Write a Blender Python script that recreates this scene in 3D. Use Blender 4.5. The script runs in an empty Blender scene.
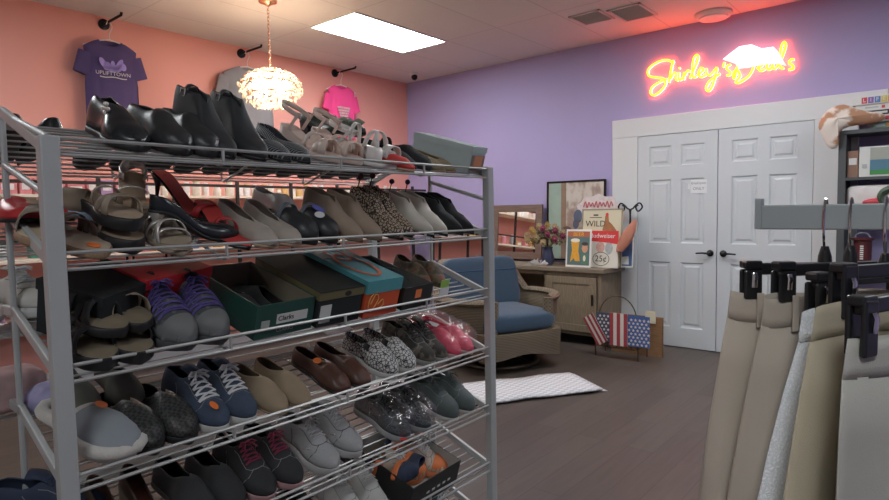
import bpy, bmesh, math, random
from math import sin, cos, pi, radians, sqrt
from mathutils import Vector, Matrix, Euler
random.seed(7)
SC = bpy.context.scene
COL = SC.collection

# ---------------------------------------------------------------- materials
MATS = {}
def mat(name, col, rough=.6, metal=0, var=.12, vscale=30, bump=0, bscale=200, emit=None, estr=0, spec=.5, coat=0, sheen=0):
    if name in MATS: return MATS[name]
    m = bpy.data.materials.new(name); m.use_nodes = True
    nt = m.node_tree; N = nt.nodes; L = nt.links
    b = N['Principled BSDF']
    b.inputs['Roughness'].default_value = rough
    b.inputs['Metallic'].default_value = metal
    b.inputs['Specular IOR Level'].default_value = spec
    b.inputs['Coat Weight'].default_value = coat
    b.inputs['Sheen Weight'].default_value = sheen
    c = (*col, 1)
    tc = N.new('ShaderNodeTexCoord')
    if var > 0:
        nz = N.new('ShaderNodeTexNoise'); nz.inputs['Scale'].default_value = vscale; nz.inputs['Detail'].default_value = 4
        L.new(tc.outputs['Object'], nz.inputs['Vector'])
        mx = N.new('ShaderNodeMix'); mx.data_type = 'RGBA'
        mx.inputs['A'].default_value = (*[x*(1-var) for x in col], 1)
        mx.inputs['B'].default_value = (*[min(1, x*(1+var)) for x in col], 1)
        L.new(nz.outputs['Fac'], mx.inputs['Factor'])
        L.new(mx.outputs['Result'], b.inputs['Base Color'])
    else:
        b.inputs['Base Color'].default_value = c
    if bump > 0:
        n2 = N.new('ShaderNodeTexNoise'); n2.inputs['Scale'].default_value = bscale; n2.inputs['Detail'].default_value = 3
        L.new(tc.outputs['Object'], n2.inputs['Vector'])
        bp = N.new('ShaderNodeBump'); bp.inputs['Strength'].default_value = bump; bp.inputs['Distance'].default_value = .002
        L.new(n2.outputs['Fac'], bp.inputs['Height']); L.new(bp.outputs['Normal'], b.inputs['Normal'])
    if emit:
        b.inputs['Emission Color'].default_value = (*emit, 1); b.inputs['Emission Strength'].default_value = estr
    MATS[name] = m
    return m

def pattern(name, kind, c1, c2, scale, rough=.6, th=.5, stops=None, bump=.0, vec=(1, 1, 1), rot=(0, 0, 0)):
    """procedural two-colour pattern: voronoi edge, voronoi blobs, waves, checker, noise"""
    if name in MATS: return MATS[name]
    m = bpy.data.materials.new(name); m.use_nodes = True
    nt = m.node_tree; N = nt.nodes; L = nt.links; b = N['Principled BSDF']
    b.inputs['Roughness'].default_value = rough
    tc = N.new('ShaderNodeTexCoord'); mp = N.new('ShaderNodeMapping')
    mp.inputs['Scale'].default_value = vec; mp.inputs['Rotation'].default_value = rot
    L.new(tc.outputs['Object'], mp.inputs['Vector'])
    if kind == 'edge':
        t = N.new('ShaderNodeTexVoronoi'); t.feature = 'DISTANCE_TO_EDGE'; out = t.outputs['Distance']
    elif kind == 'cell':
        t = N.new('ShaderNodeTexVoronoi'); out = t.outputs['Distance']
    elif kind == 'wave':
        t = N.new('ShaderNodeTexWave'); out = t.outputs['Fac']
    elif kind == 'weave':
        t = N.new('ShaderNodeTexChecker'); out = t.outputs['Fac']
    else:
        t = N.new('ShaderNodeTexNoise'); t.inputs['Detail'].default_value = 5; out = t.outputs['Fac']
    t.inputs['Scale'].default_value = scale
    L.new(mp.outputs['Vector'], t.inputs['Vector'])
    cr = N.new('ShaderNodeValToRGB'); cr.color_ramp.elements[0].position = max(0, th-.04); cr.color_ramp.elements[1].position = min(1, th+.04)
    cr.color_ramp.elements[0].color = (*c1, 1); cr.color_ramp.elements[1].color = (*c2, 1)
    if stops:
        for p, c in stops:
            e = cr.color_ramp.elements.new(p); e.color = (*c, 1)
    L.new(out, cr.inputs['Fac']); L.new(cr.outputs['Color'], b.inputs['Base Color'])
    if bump:
        bp = N.new('ShaderNodeBump'); bp.inputs['Strength'].default_value = bump; bp.inputs['Distance'].default_value = .004
        L.new(out, bp.inputs['Height']); L.new(bp.outputs['Normal'], b.inputs['Normal'])
    MATS[name] = m
    return m

def glassy(name, tint=(1, 1, 1), alpha=.25, rough=.15):
    if name in MATS: return MATS[name]
    m = bpy.data.materials.new(name); m.use_nodes = True
    nt = m.node_tree; N = nt.nodes; L = nt.links
    N.remove(N['Principled BSDF']); out = N['Material Output']
    tr = N.new('ShaderNodeBsdfTransparent'); gl = N.new('ShaderNodeBsdfGlossy'); gl.inputs['Roughness'].default_value = rough
    gl.inputs['Color'].default_value = (1, 1, 1, 1); tr.inputs['Color'].default_value = (*tint, 1)
    mx = N.new('ShaderNodeMixShader'); mx.inputs['Fac'].default_value = alpha
    tc = N.new('ShaderNodeTexCoord'); nz = N.new('ShaderNodeTexNoise'); nz.inputs['Scale'].default_value = 26; nz.inputs['Detail'].default_value = 2
    nz.inputs['Distortion'].default_value = 1.5
    bp = N.new('ShaderNodeBump'); bp.inputs['Strength'].default_value = 1; bp.inputs['Distance'].default_value = .01
    L.new(tc.outputs['Object'], nz.inputs['Vector']); L.new(nz.outputs['Fac'], bp.inputs['Height']); L.new(bp.outputs['Normal'], gl.inputs['Normal'])
    L.new(tr.outputs[0], mx.inputs[1]); L.new(gl.outputs[0], mx.inputs[2]); L.new(mx.outputs[0], out.inputs['Surface'])
    MATS[name] = m
    return m

# ---------------------------------------------------------------- mesh building
class MB:
    def __init__(s): s.v = []; s.f = []
    def add(s, vs, fs, M=None):
        o = len(s.v)
        s.v += [tuple(M @ Vector(p)) if M else tuple(p) for p in vs]
        s.f += [tuple(i+o for i in f) for f in fs]
        return s
    def box(s, c, d, M=None, taper=1):
        x, y, z = c; a, b, h = d[0]/2, d[1]/2, d[2]/2; t = taper
        vs = [(x-a, y-b, z-h), (x+a, y-b, z-h), (x+a, y+b, z-h), (x-a, y+b, z-h),
              (x-a*t, y-b*t, z+h), (x+a*t, y-b*t, z+h), (x+a*t, y+b*t, z+h), (x-a*t, y+b*t, z+h)]
        return s.add(vs, [(3, 2, 1, 0), (4, 5, 6, 7), (0, 1, 5, 4), (1, 2, 6, 5), (2, 3, 7, 6), (3, 0, 4, 7)], M)
    def span(s, lo, hi, M=None):
        return s.box([(a+b)/2 for a, b in zip(lo, hi)], [abs(b-a) for a, b in zip(lo, hi)], M)
    def tube(s, pts, r, n=8, closed=False, M=None, caps=True, flat=None):
        P = [Vector(p) for p in pts]; k = len(P); vs = []; fs = []
        up = Vector((0, 0, 1)); prev = None
        for i, p in enumerate(P):
            if closed: d = P[(i+1) % k]-P[i-1]
            else: d = P[min(i+1, k-1)]-P[max(i-1, 0)]
            d = d.normalized() if d.length > 1e-9 else Vector((1, 0, 0))
            if prev is None:
                ref = up if abs(d.z) < .9 else Vector((0, 1, 0))
                a = d.cross(ref).normalized()
            else:
                a = prev-d*prev.dot(d); a = a.normalized() if a.length > 1e-6 else d.orthogonal().normalized()
            prev = a; b = d.cross(a)
            rr = r[i] if isinstance(r, (list, tuple)) else r
            fl = flat or 1
            for j in range(n):
                t = 2*pi*j/n
                vs.append(p+a*rr*cos(t)+b*rr*fl*sin(t))
        for i in range(k if closed else k-1):
            for j in range(n):
                a0 = i*n+j; a1 = i*n+(j+1) % n; i2 = (i+1) % k
                fs.append((a0, a1, i2*n+(j+1) % n, i2*n+j))
        if not closed and caps:
            fs.append(tuple(range(n-1, -1, -1))); fs.append(tuple((k-1)*n+j for j in range(n)))
        return s.add(vs, fs, M)
    def lathe(s, prof, c=(0, 0, 0), n=20, M=None, sx=1, sy=1):
        vs = []; fs = []
        for r, z in prof:
            for j in range(n):
                t = 2*pi*j/n; vs.append((c[0]+r*sx*cos(t), c[1]+r*sy*sin(t), c[2]+z))
        for i in range(len(prof)-1):
            for j in range(n):
                fs.append((i*n+j, i*n+(j+1) % n, (i+1)*n+(j+1) % n, (i+1)*n+j))
        fs.append(tuple(range(n-1, -1, -1))); fs.append(tuple((len(prof)-1)*n+j for j in range(n)))
        return s.add(vs, fs, M)
    def ball(s, c, r, n=10, sc=(1, 1, 1), M=None):
        prof = [(max(1e-4, sin(pi*i/n))*r, -cos(pi*i/n)*r) for i in range(n+1)]
        vs = []; fs = []; m = n*2
        for rr, z in prof:
            for j in range(m):
                t = 2*pi*j/m; vs.append((c[0]+rr*cos(t)*sc[0], c[1]+rr*sin(t)*sc[1], c[2]+z*sc[2]))
        for i in range(n):
            for j in range(m): fs.append((i*m+j, i*m+(j+1) % m, (i+1)*m+(j+1) % m, (i+1)*m+j))
        return s.add(vs, fs, M)
    def poly(s, pts, z0, z1, M=None):
        """outline (x,y) extruded z0..z1"""
        n = len(pts)
        vs = [(x, y, z0) for x, y in pts]+[(x, y, z1) for x, y in pts]
        fs = [tuple(range(n-1, -1, -1)), tuple(range(n, 2*n))]+[(i, (i+1) % n, n+(i+1) % n, n+i) for i in range(n)]
        return s.add(vs, fs, M)
    def grid(s, rows, M=None, closed=False):
        n = len(rows[0]); vs = [p for r in rows for p in r]; fs = []
        for i in range(len(rows)-1):
            for j in range(n if closed else n-1):
                j2 = (j+1) % n
                fs.append((i*n+j, i*n+j2, (i+1)*n+j2, (i+1)*n+j))
        return s.add(vs, fs, M)
    def build(s, name, m, parent=None, smooth=False, bevel=0, solid=0, sub=0, weld=False, kind=None, label=None, angle=None):
        me = bpy.data.meshes.new(name); me.from_pydata(s.v, [], s.f); me.materials.append(m)
        bm = bmesh.new(); bm.from_mesh(me)
        if weld: bmesh.ops.remove_doubles(bm, verts=bm.verts, dist=1e-5)
        bmesh.ops.recalc_face_normals(bm, faces=bm.faces)
        if smooth:
            for f in bm.faces: f.smooth = True
            for e in bm.edges:
                if len(e.link_faces) == 2 and e.calc_face_angle(0) > radians(angle or 48): e.smooth = False
        bm.to_mesh(me); bm.free()
        o = bpy.data.objects.new(name, me); COL.objects.link(o)
        if parent: o.parent = parent
        if bevel:
            b = o.modifiers.new('bevel', 'BEVEL'); b.width = bevel; b.segments = 2; b.limit_method = 'ANGLE'
        if solid:
            q = o.modifiers.new('solid', 'SOLIDIFY'); q.thickness = solid; q.offset = -1
        if sub:
            q = o.modifiers.new('sub', 'SUBSURF'); q.levels = sub; q.render_levels = sub
        if kind: o['kind'] = kind
        if label: o['label'] = label
        return o

def tag(o, label, cat, group=None, kind=None):
    o['label'] = label; o['category'] = cat
    if group: o['group'] = group
    if kind: o['kind'] = kind
    return o
def empty(name, label=None, cat=None, group=None, loc=(0, 0, 0), rz=0, M=None):
    o = bpy.data.objects.new(name, None); COL.objects.link(o); o.empty_display_size = .05
    if M is not None: o.matrix_world = M
    else: o.location = loc; o.rotation_euler = (0, 0, rz)
    if label: tag(o, label, cat, group)
    return o
def struct(o): o['kind'] = 'structure'; return o
def text(body, size, m, parent, loc, rot=(0, 0, 0), name='lettering', ext=.0006, align='CENTER', sx=1, shear=0):
    c = bpy.data.curves.new(name, 'FONT'); c.body = body; c.size = size; c.extrude = ext; c.align_x = align; c.align_y = 'CENTER'
    c.shear = shear; c.resolution_u = 3; c.materials.append(m)
    t_ = bpy.data.objects.new('tmp', c); COL.objects.link(t_)
    me = bpy.data.meshes.new_from_object(t_); bpy.data.objects.remove(t_); bpy.data.curves.remove(c)
    o = bpy.data.objects.new(name, me); COL.objects.link(o)
    if parent: o.parent = parent
    o.location = loc; o.rotation_euler = rot; o.scale = (sx, 1, 1)
    return o
def lerp_tab(tab, t):
    if t <= tab[0][0]: return tab[0][1]
    for (a, x), (b, y) in zip(tab, tab[1:]):
        if t <= b:
            u = (t-a)/(b-a); u = u*u*(3-2*u); return x+(y-x)*u
    return tab[-1][1]

# ================================================================ ROOM
XW, YP, ZC = 5.77, 5.495, 3.03
XB, YB = -3.4, -3.6
def plank_material():
    m = bpy.data.materials.new('dark_wood_planks'); m.use_nodes = True
    nt = m.node_tree; N = nt.nodes; L = nt.links; b = N['Principled BSDF']
    tc = N.new('ShaderNodeTexCoord'); br = N.new('ShaderNodeTexBrick')
    br.inputs['Scale'].default_value = 1; br.inputs['Brick Width'].default_value = 1.2; br.inputs['Row Height'].default_value = .15
    br.inputs['Mortar Size'].default_value = .0015; br.inputs['Bias'].default_value = -.1; br.offset = .37
    br.inputs['Color1'].default_value = (.072, .057, .048, 1); br.inputs['Color2'].default_value = (.098, .079, .067, 1)
    br.inputs['Mortar'].default_value = (.03, .024, .02, 1)
    L.new(tc.outputs['Object'], br.inputs['Vector'])
    mp = N.new('ShaderNodeMapping'); mp.inputs['Scale'].default_value = (2.0, 22, 1)
    nz = N.new('ShaderNodeTexNoise'); nz.inputs['Scale'].default_value = 1.6; nz.inputs['Detail'].default_value = 6; nz.inputs['Distortion'].default_value = .6
    L.new(tc.outputs['Object'], mp.inputs['Vector']); L.new(mp.outputs['Vector'], nz.inputs['Vector'])
    mx = N.new('ShaderNodeMix'); mx.data_type = 'RGBA'; mx.blend_type = 'MULTIPLY'; mx.inputs['Factor'].default_value = .75
    cr = N.new('ShaderNodeValToRGB'); cr.color_ramp.elements[0].color = (.55, .55, .55, 1); cr.color_ramp.elements[1].color = (1.3, 1.3, 1.3, 1)
    L.new(nz.outputs['Fac'], cr.inputs['Fac']); L.new(br.outputs['Color'], mx.inputs['A']); L.new(cr.outputs['Color'], mx.inputs['B'])
    L.new(mx.outputs['Result'], b.inputs['Base Color']); b.inputs['Roughness'].default_value = .42
    return m
def ceiling_material():
    m = bpy.data.materials.new('ceiling_tile'); m.use_nodes = True
    nt = m.node_tree; N = nt.nodes; L = nt.links; b = N['Principled BSDF']
    tc = N.new('ShaderNodeTexCoord'); mp = N.new('ShaderNodeMapping'); mp.inputs['Location'].default_value = (-3.43, -3.845, 0)
    br = N.new('ShaderNodeTexBrick'); br.offset = 0; br.inputs['Scale'].default_value = 1
    br.inputs['Brick Width'].default_value = 1.2; br.inputs['Row Height'].default_value = .6; br.inputs['Mortar Size'].default_value = .006
    br.inputs['Color1'].default_value = (.68, .64, .60, 1); br.inputs['Color2'].default_value = (.70, .66, .62, 1); br.inputs['Mortar'].default_value = (.55, .51, .48, 1)
    L.new(tc.outputs['Object'], mp.inputs['Vector']); L.new(mp.outputs['Vector'], br.inputs['Vector'])
    L.new(br.outputs['Color'], b.inputs['Base Color']); b.inputs['Roughness'].default_value = .9
    nz = N.new('ShaderNodeTexNoise'); nz.inputs['Scale'].default_value = 120
    bp = N.new('ShaderNodeBump'); bp.inputs['Strength'].default_value = .2; bp.inputs['Distance'].default_value = .002
    L.new(tc.outputs['Object'], nz.inputs['Vector']); L.new(nz.outputs['Fac'], bp.inputs['Height']); L.new(bp.outputs['Normal'], b.inputs['Normal'])
    return m
PURPLE = mat('purple_wall_paint', (.40, .355, .60), .75, var=.02, vscale=2, bump=.08, bscale=150)
PINK = mat('coral_wall_paint', (.76, .35, .295), .75, var=.02, vscale=2, bump=.08, bscale=150)
WHITE = mat('white_trim_paint', (.62, .635, .65), .45, var=.02, vscale=3)
DOORW = mat('white_door_paint', (.56, .59, .62), .4, var=.015, vscale=3)
OFF = mat('plain_wall_paint', (.55, .50, .50), .8, var=.02)
struct(MB().span((XB, YB, -.1), (XW, YP, 0)).build('floor', plank_material()))
struct(MB().span((XB, YB, ZC), (XW, YP, ZC+.1)).build('ceiling', ceiling_material()))
struct(MB().span((XB-.1, YP, -.1), (XW+.1, YP+.1, ZC+.1)).build('wall_left', PINK))
struct(MB().span((XW, YB-.1, -.1), (XW+.1, YP, ZC+.1)).build('wall_back', PURPLE))
struct(MB().span((XB-.1, YB, -.1), (XB, YP, ZC+.1)).build('wall_front', OFF))
struct(MB().span((XB-.1, YB-.1, -.1), (XW, YB, ZC+.1)).build('wall_right', PURPLE))
# skirting boards
struct(MB().span((XW-.015, 2.63, 0), (XW, YP, .1)).build('baseboard_back', WHITE))
struct(MB().span((XB, YP-.015, 0), (XW, YP, .1)).build('baseboard_left', WHITE))
# door casing
t = MB()
t.span((XW-.03, 2.357, 0), (XW-.001, 2.62, 2.038)); t.span((XW-.03, .56, 0), (XW-.001, .863, 2.038)); t.span((XW-.032, .38, 2.038), (XW-.001, 2.62, 2.22))
struct(t.build('trim_1', WHITE, bevel=.004))
BLACKMETAL = mat('black_metal', (.012, .012, .014), .35, .6, var=0)
def door(nm, y0, y1, hand):
    """six panel door, y0<y1, face towards -x"""
    x = XW-.024; W = y1-y0
    cols = [(y0+.115, y0+W/2-.045), (y0+W/2+.045, y1-.115)]; rows = [(.19, .82), (1.0, 1.61), (1.735, 1.93)]
    ys = sorted({y0+.002, y1-.002, *[c for p in cols for c in p]}); zs = sorted({.008, 2.035, *[c for p in rows for c in p]})
    d = MB(); isp = lambda a, b: any(abs(a-c[0]) < 1e-6 for c in cols) and any(abs(b-r[0]) < 1e-6 for r in rows)
    for i in range(len(ys)-1):
        for j in range(len(zs)-1):
            a, b, c, e = ys[i], ys[i+1], zs[j], zs[j+1]
            if not isp(a, c):
                d.add([(x, a, c), (x, b, c), (x, b, e), (x, a, e)], [(0, 1, 2, 3)])
            else:
                rings = [(0, 0), (.012, .011), (.032, .011), (.048, .003)]
                vs = []
                for ins, dep in rings:
                    vs += [(x+dep, a+ins, c+ins), (x+dep, b-ins, c+ins), (x+dep, b-ins, e-ins), (x+dep, a+ins, e-ins)]
                fs = []
                for q in range(3):
                    for w in range(4): fs.append((q*4+w, q*4+(w+1) % 4, (q+1)*4+(w+1) % 4, (q+1)*4+w))
                fs.append((12, 13, 14, 15)); d.add(vs, fs)
    a, b, c, e = ys[0], ys[-1], zs[0], zs[-1]; X2 = XW-.001
    d.add([(x, a, c), (x, b, c), (x, b, e), (x, a, e), (X2, a, c), (X2, b, c), (X2, b, e), (X2, a, e)],
          [(0, 4, 5, 1), (1, 5, 6, 2), (2, 6, 7, 3), (3, 7, 4, 0), (4, 7, 6, 5)])
    o = struct(d.build(nm, DOORW, weld=True))
    hy = y0+.055 if hand > 0 else y1-.055
    h = MB(); M = Matrix.Translation((x-.001, hy, .915)) @ Matrix.Rotation(-pi/2, 4, 'Y')
    h.lathe([(.03, 0), (.031, .006), (.026, .012), (.012, .016), (.011, .045)], M=M)
    h.tube([(x-.045, hy, .915), (x-.052, hy+hand*.02, .915), (x-.05, hy+hand*.06, .917), (x-.046, hy+hand*.115, .913)], [.011, .010, .008, .007], 8)
    h.build('door_handle', BLACKMETAL, o, smooth=True)
    return o
d1 = door('door_1', 1.612, 2.355, +1); d2 = door('door_2', .865, 1.608, -1)
# camera-left leaf is the one with larger Y: its lever points left (+Y)
PAPER = mat('white_paper', (.72, .73, .75), .8, var=.03)
INK = mat('dark_ink', (.03, .03, .04), .7, var=0)
nt_ = empty('door_notice', 'small white paper notice taped to left white door leaf', 'notice', loc=(XW-.0262, 1.775, 1.53), rz=0)
MB().box((0, 0, 0), (.0012, .145, .125)).build('paper', PAPER, nt_)
GREYINK = mat('grey_ink', (.22, .22, .24), .7, var=0)
text('Employees', .031, GREYINK, nt_, (-.0012, 0, .032), (pi/2, 0, -pi/2), ext=.0003)
text('ONLY', .038, GREYINK, nt_, (-.0012, 0, -.02), (pi/2, 0, -pi/2), ext=.0003)
nt2 = empty('door_notice', 'tiny white label just left of the paper door notice', 'notice', loc=(XW-.0262, 1.862, 1.535))
MB().box((0, 0, 0), (.0012, .022, .05)).build('paper', PAPER, nt2)

# ================================================================ CEILING THINGS
LIGHTCOL = (.93, .98, 1.0)
PANEL = mat('lit_panel', (.9, .9, .9), .5, var=0, emit=LIGHTCOL, estr=20.0)
FRAMEW = mat('panel_frame', (.8, .8, .8), .5, var=0)
def panel(x, y, lab, str_=None):
    o = empty('ceiling_light', lab, 'ceiling light', loc=(x, y, ZC))
    MB().box((0, 0, -.006), (1.17, .58, .008)).build('diffuser', PANEL, o)
    f = MB(); f.box((0, .295, -.005), (1.2, .012, .012)); f.box((0, -.295, -.005), (1.2, .012, .012)); f.box((.594, 0, -.005), (.012, .58, .012)); f.box((-.594, 0, -.005), (.012, .58, .012))
    f.build('frame', FRAMEW, o)
panel(4.03, 4.155, 'bright rectangular light panel in the ceiling in front of the coral wall')
panel(3.4, -.9, 'ceiling light panel above the floor right of the trousers rack')
panel(.1, 4.155, 'ceiling light panel above the left end of the coral wall')
panel(4.03, 1.45, 'ceiling light panel in front of the white double doors')
panel(-1.3, -.5, 'unseen fill light panel added behind the camera position')  # unseen panel, added to brighten the front of the shoe rack
def vent(x0, x1, y0, y1, lab):
    o = empty('ceiling_vent', lab, 'vent', loc=((x0+x1)/2, (y0+y1)/2, ZC))
    a, b = (x1-x0)/2, (y1-y0)/2
    f = MB()
    for s in (-1, 1): f.box((s*(a-.01), 0, -.006), (.02, 2*b, .012)); f.box((0, s*(b-.01), -.006), (2*a, .02, .012))
    f.build('frame', mat('vent_frame', (.60, .55, .52), .6, var=0), o)
    g = MB().box((0, 0, -.001), (2*a-.04, 2*b-.04, .002)); g.build('backing', mat('vent_dark', (.24, .21, .19), .9, var=0), o)
    s_ = MB()
    n = 11
    for i in range(n):
        xx = -a+.03+(2*a-.06)*i/(n-1)
        s_.box((0, 0, 0), (.014, 2*b-.04, .002), M=Matrix.Translation((xx, 0, -.007)) @ Matrix.Rotation(.6, 4, 'Y'))
    s_.build('louvres', mat('vent_louvre', (.42, .37, .34), .6, var=0), o)
vent(4.80, 5.12, 2.31, 2.60, 'dark square ceiling vent grille, the farther from the neon sign')
vent(4.88, 5.28, 1.99, 2.28, 'square ceiling vent grille, the nearer to the neon sign')
o = empty('smoke_detector', 'round white smoke detector disc on ceiling above the neon sign', 'smoke detector', loc=(5.60, 1.62, ZC))
MB().lathe([(.15, 0), (.155, -.018), (.14, -.035)], n=32).build('base', mat('detector_white', (.7, .68, .66), .5, var=0), o, smooth=True)
MB().lathe([(.12, -.034), (.115, -.05), (.06, -.058), (.002, -.059)], n=32).build('cover', MATS['detector_white'], o, smooth=True)
o = empty('security_camera', 'small white dome camera with black eye near the ceiling corner', 'camera', loc=(5.40, 5.02, ZC))
MB().lathe([(.055, 0), (.055, -.025), (.045, -.04)], n=24).build('base', MATS['detector_white'], o, smooth=True)
MB().ball((-.012, -.02, -.055), .038, 8).build('lens_ball', BLACKMETAL, o, smooth=True)

# ================================================================ NEON SIGN
K = [None]
def px2wall(u, v):
    """sign drawing units (u right, v down) -> wall y, z; affine map over the sign area"""
    y = 2.247-.00171*(u-49)-3.7e-7*(u-49)*(765-u)
    z = 2.747-(v-158)*(.00193-3.15e-7*(u-49))-.000297*(u-49)
    return y, z
NEON_Y = mat('neon_yellow', (1, .6, .05), .4, var=0, emit=(1.0, .62, .01), estr=1.9)
NEON_R = mat('neon_red_glow', (1, .2, .1), .4, var=0, emit=(1.0, .06, .05), estr=36)
def smooth_path(P, n=5):
    out = []
    k = len(P)
    for i in range(k-1):
        p0 = P[max(i-1, 0)]; p1 = P[i]; p2 = P[i+1]; p3 = P[min(i+2, k-1)]
        for j in range(n):
            t = j/n
            out.append(tuple(.5*((2*b)+(-a+c)*t+(2*a-5*b+4*c-d)*t*t+(-a+3*b-3*c+d)*t**3) for a, b, c, d in zip(p0, p1, p2, p3)))
    out.append(tuple(P[-1])); return out
LET = [
 ('neon_letter', [(172, 172), (150, 155), (110, 156), (65, 178), (44, 205), (52, 230), (90, 238), (126, 246), (132, 272), (108, 305), (75, 325), (58, 312), (66, 285), (100, 262), (142, 246)]),
 ('neon_letter', [(150, 262), (158, 205), (170, 155), (160, 200), (156, 245), (172, 218), (184, 220), (184, 246), (192, 254)]),
 ('neon_letter', [(198, 214), (196, 240), (203, 252), (216, 240)]),
 ('neon_letter', [(199, 190), (201, 196)]),
 ('neon_letter', [(222, 250), (224, 214), (228, 228), (240, 206), (252, 210)]),
 ('neon_letter', [(252, 244), (270, 205), (292, 150), (286, 130), (270, 148), (264, 200), (268, 236), (284, 236)]),
 ('neon_letter', [(288, 228), (312, 212), (318, 198), (306, 194), (296, 214), (304, 238), (330, 228)]),
 ('neon_letter', [(332, 196), (334, 218), (348, 230), (366, 214), (384, 192), (378, 232), (362, 285), (344, 306), (332, 292), (346, 262), (372, 240), (400, 222)]),
 ('neon_letter', [(421, 166), (415, 190)]),
 ('neon_letter', [(452, 178), (438, 184), (432, 198), (448, 210), (450, 226), (432, 230)]),
 ('neon_letter', [(492, 128), (486, 180), (472, 245), (466, 225), (480, 200), (500, 232), (478, 262), (500, 262), (545, 228), (566, 178), (548, 126), (505, 108), (470, 128)]),
 ('neon_letter', [(582, 196), (608, 180), (612, 164), (600, 162), (590, 182), (600, 206), (622, 198)]),
 ('neon_letter', [(660, 166), (642, 162), (632, 184), (642, 200), (658, 186), (662, 164), (660, 188), (676, 196)]),
 ('neon_letter', [(680, 190), (706, 140), (724, 84), (716, 66), (702, 88), (694, 150), (698, 186), (716, 192)]),
 ('neon_letter', [(768, 148), (750, 150), (744, 166), (762, 178), (764, 192), (740, 198)]),
]
sg = empty('neon_sign', "glowing yellow neon sign reading Shirley's Deals on the purple wall", 'neon sign', loc=(XW, 1.62, 2.6))
for nm, P in LET:
    path = smooth_path(P)
    pts = [(-.032, px2wall(u, v)[0]-1.62, px2wall(u, v)[1]-2.6) for u, v in path]
    l = MB().tube(pts, 0.0095, 6).build(nm, NEON_Y, sg, smooth=True)
    MB().tube([(-.010, y, z) for _, y, z in pts], .006, 6).build('red_back_tube', NEON_R, l, smooth=True)
bk = MB()
for u, v in ((172, 172), (150, 255), (290, 150), (384, 192), (490, 130), (560, 200), (722, 80), (764, 192)):
    y, z = px2wall(u, v); bk.tube([(-.0, y-1.62, z-2.6), (-.03, y-1.62, z-2.6)], .004, 6)
bk.build('wall_standoffs', WHITE, sg)
# blown-out white glare over the upper letters, modelled as a glowing surface
GLARE = mat('painted_glare', (.9, .85, .85), .6, var=0, emit=(1.0, .80, .80), estr=1.05)
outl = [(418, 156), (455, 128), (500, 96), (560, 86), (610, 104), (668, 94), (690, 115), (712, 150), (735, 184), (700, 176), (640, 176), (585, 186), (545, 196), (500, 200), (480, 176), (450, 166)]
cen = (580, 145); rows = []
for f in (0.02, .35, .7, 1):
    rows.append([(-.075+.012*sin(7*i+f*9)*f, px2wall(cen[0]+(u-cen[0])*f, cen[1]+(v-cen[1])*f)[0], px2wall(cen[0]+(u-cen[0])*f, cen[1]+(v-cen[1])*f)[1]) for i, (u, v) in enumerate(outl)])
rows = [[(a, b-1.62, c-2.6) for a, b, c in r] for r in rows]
lp = MB().grid(rows, closed=True).build('glare_patch', GLARE, sg, smooth=True, solid=.004); lp['label'] = 'blown-out white glare built as a glowing patch in front of the last letters'

# ================================================================ CHANDELIER
GOLD = mat('rose_gold', (.75, .42, .25), .25, .9, var=0)
o = empty('chandelier', 'round crystal chandelier glowing warm on a thin chain', 'chandelier', loc=(2.79, 4.15, ZC))
MB().lathe([(.075, 0), (.07, -.02), (.03, -.035), (.012, -.05)], n=24).build('ceiling_rose', GOLD, o, smooth=True)
ch = MB(); z = -.05; i = 0
while z > -.50:
    pts = [(.009*cos(t*pi/4) if i % 2 else 0, 0 if i % 2 else .009*cos(t*pi/4), z-.014+.018*sin(t*pi/4)) for t in range(8)]
    ch.tube(pts, .0028, 5, closed=True); z -= .028; i += 1
ch.tube([(0, 0, -.48), (0, 0, -.60)], .005, 6)
ch.build('chain', GOLD, o)
fr = MB()
for R, zz in ((.20, -.60), (.235, -.66), (.17, -.73)):
    fr.tube([(R*cos(a*pi/12), R*sin(a*pi/12), zz) for a in range(24)], .005, 6, closed=True)
for a in range(6): fr.tube([(0, 0, -.58), (.2*cos(a*pi/3), .2*sin(a*pi/3), -.60), (.235*cos(a*pi/3), .235*sin(a*pi/3), -.66)], .004, 6)
fr.build('frame', GOLD, o)
BULB = mat('warm_bulb', (1, .85, .6), .4, var=0, emit=(1, .75, .52), estr=150)
for a in range(6):
    x, y = .11*cos(a*pi/3+.3), .11*sin(a*pi/3+.3)
    MB().ball((x, y, -.665), .03, 8, sc=(1, 1, 1.35)).build('bulb', BULB, o, smooth=True)
CR = bpy.data.materials.new('crystal'); CR.use_nodes = True
N = CR.node_tree.nodes; L = CR.node_tree.links; N.remove(N['Principled BSDF'])
tl = N.new('ShaderNodeBsdfTranslucent'); tl.inputs['Color'].default_value = (1, .9, .75, 1); gl = N.new('ShaderNodeBsdfGlossy'); gl.inputs['Roughness'].default_value = .12
tr = N.new('ShaderNodeBsdfTransparent'); m1 = N.new('ShaderNodeMixShader'); m1.inputs[0].default_value = .5; m2 = N.new('ShaderNodeMixShader'); m2.inputs[0].default_value = .28
L.new(tl.outputs[0], m1.inputs[1]); L.new(gl.outputs[0], m1.inputs[2]); L.new(m1.outputs[0], m2.inputs[1]); L.new(tr.outputs[0], m2.inputs[2]); L.new(m2.outputs[0], N['Material Output'].inputs['Surface'])
cr = MB()
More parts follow.
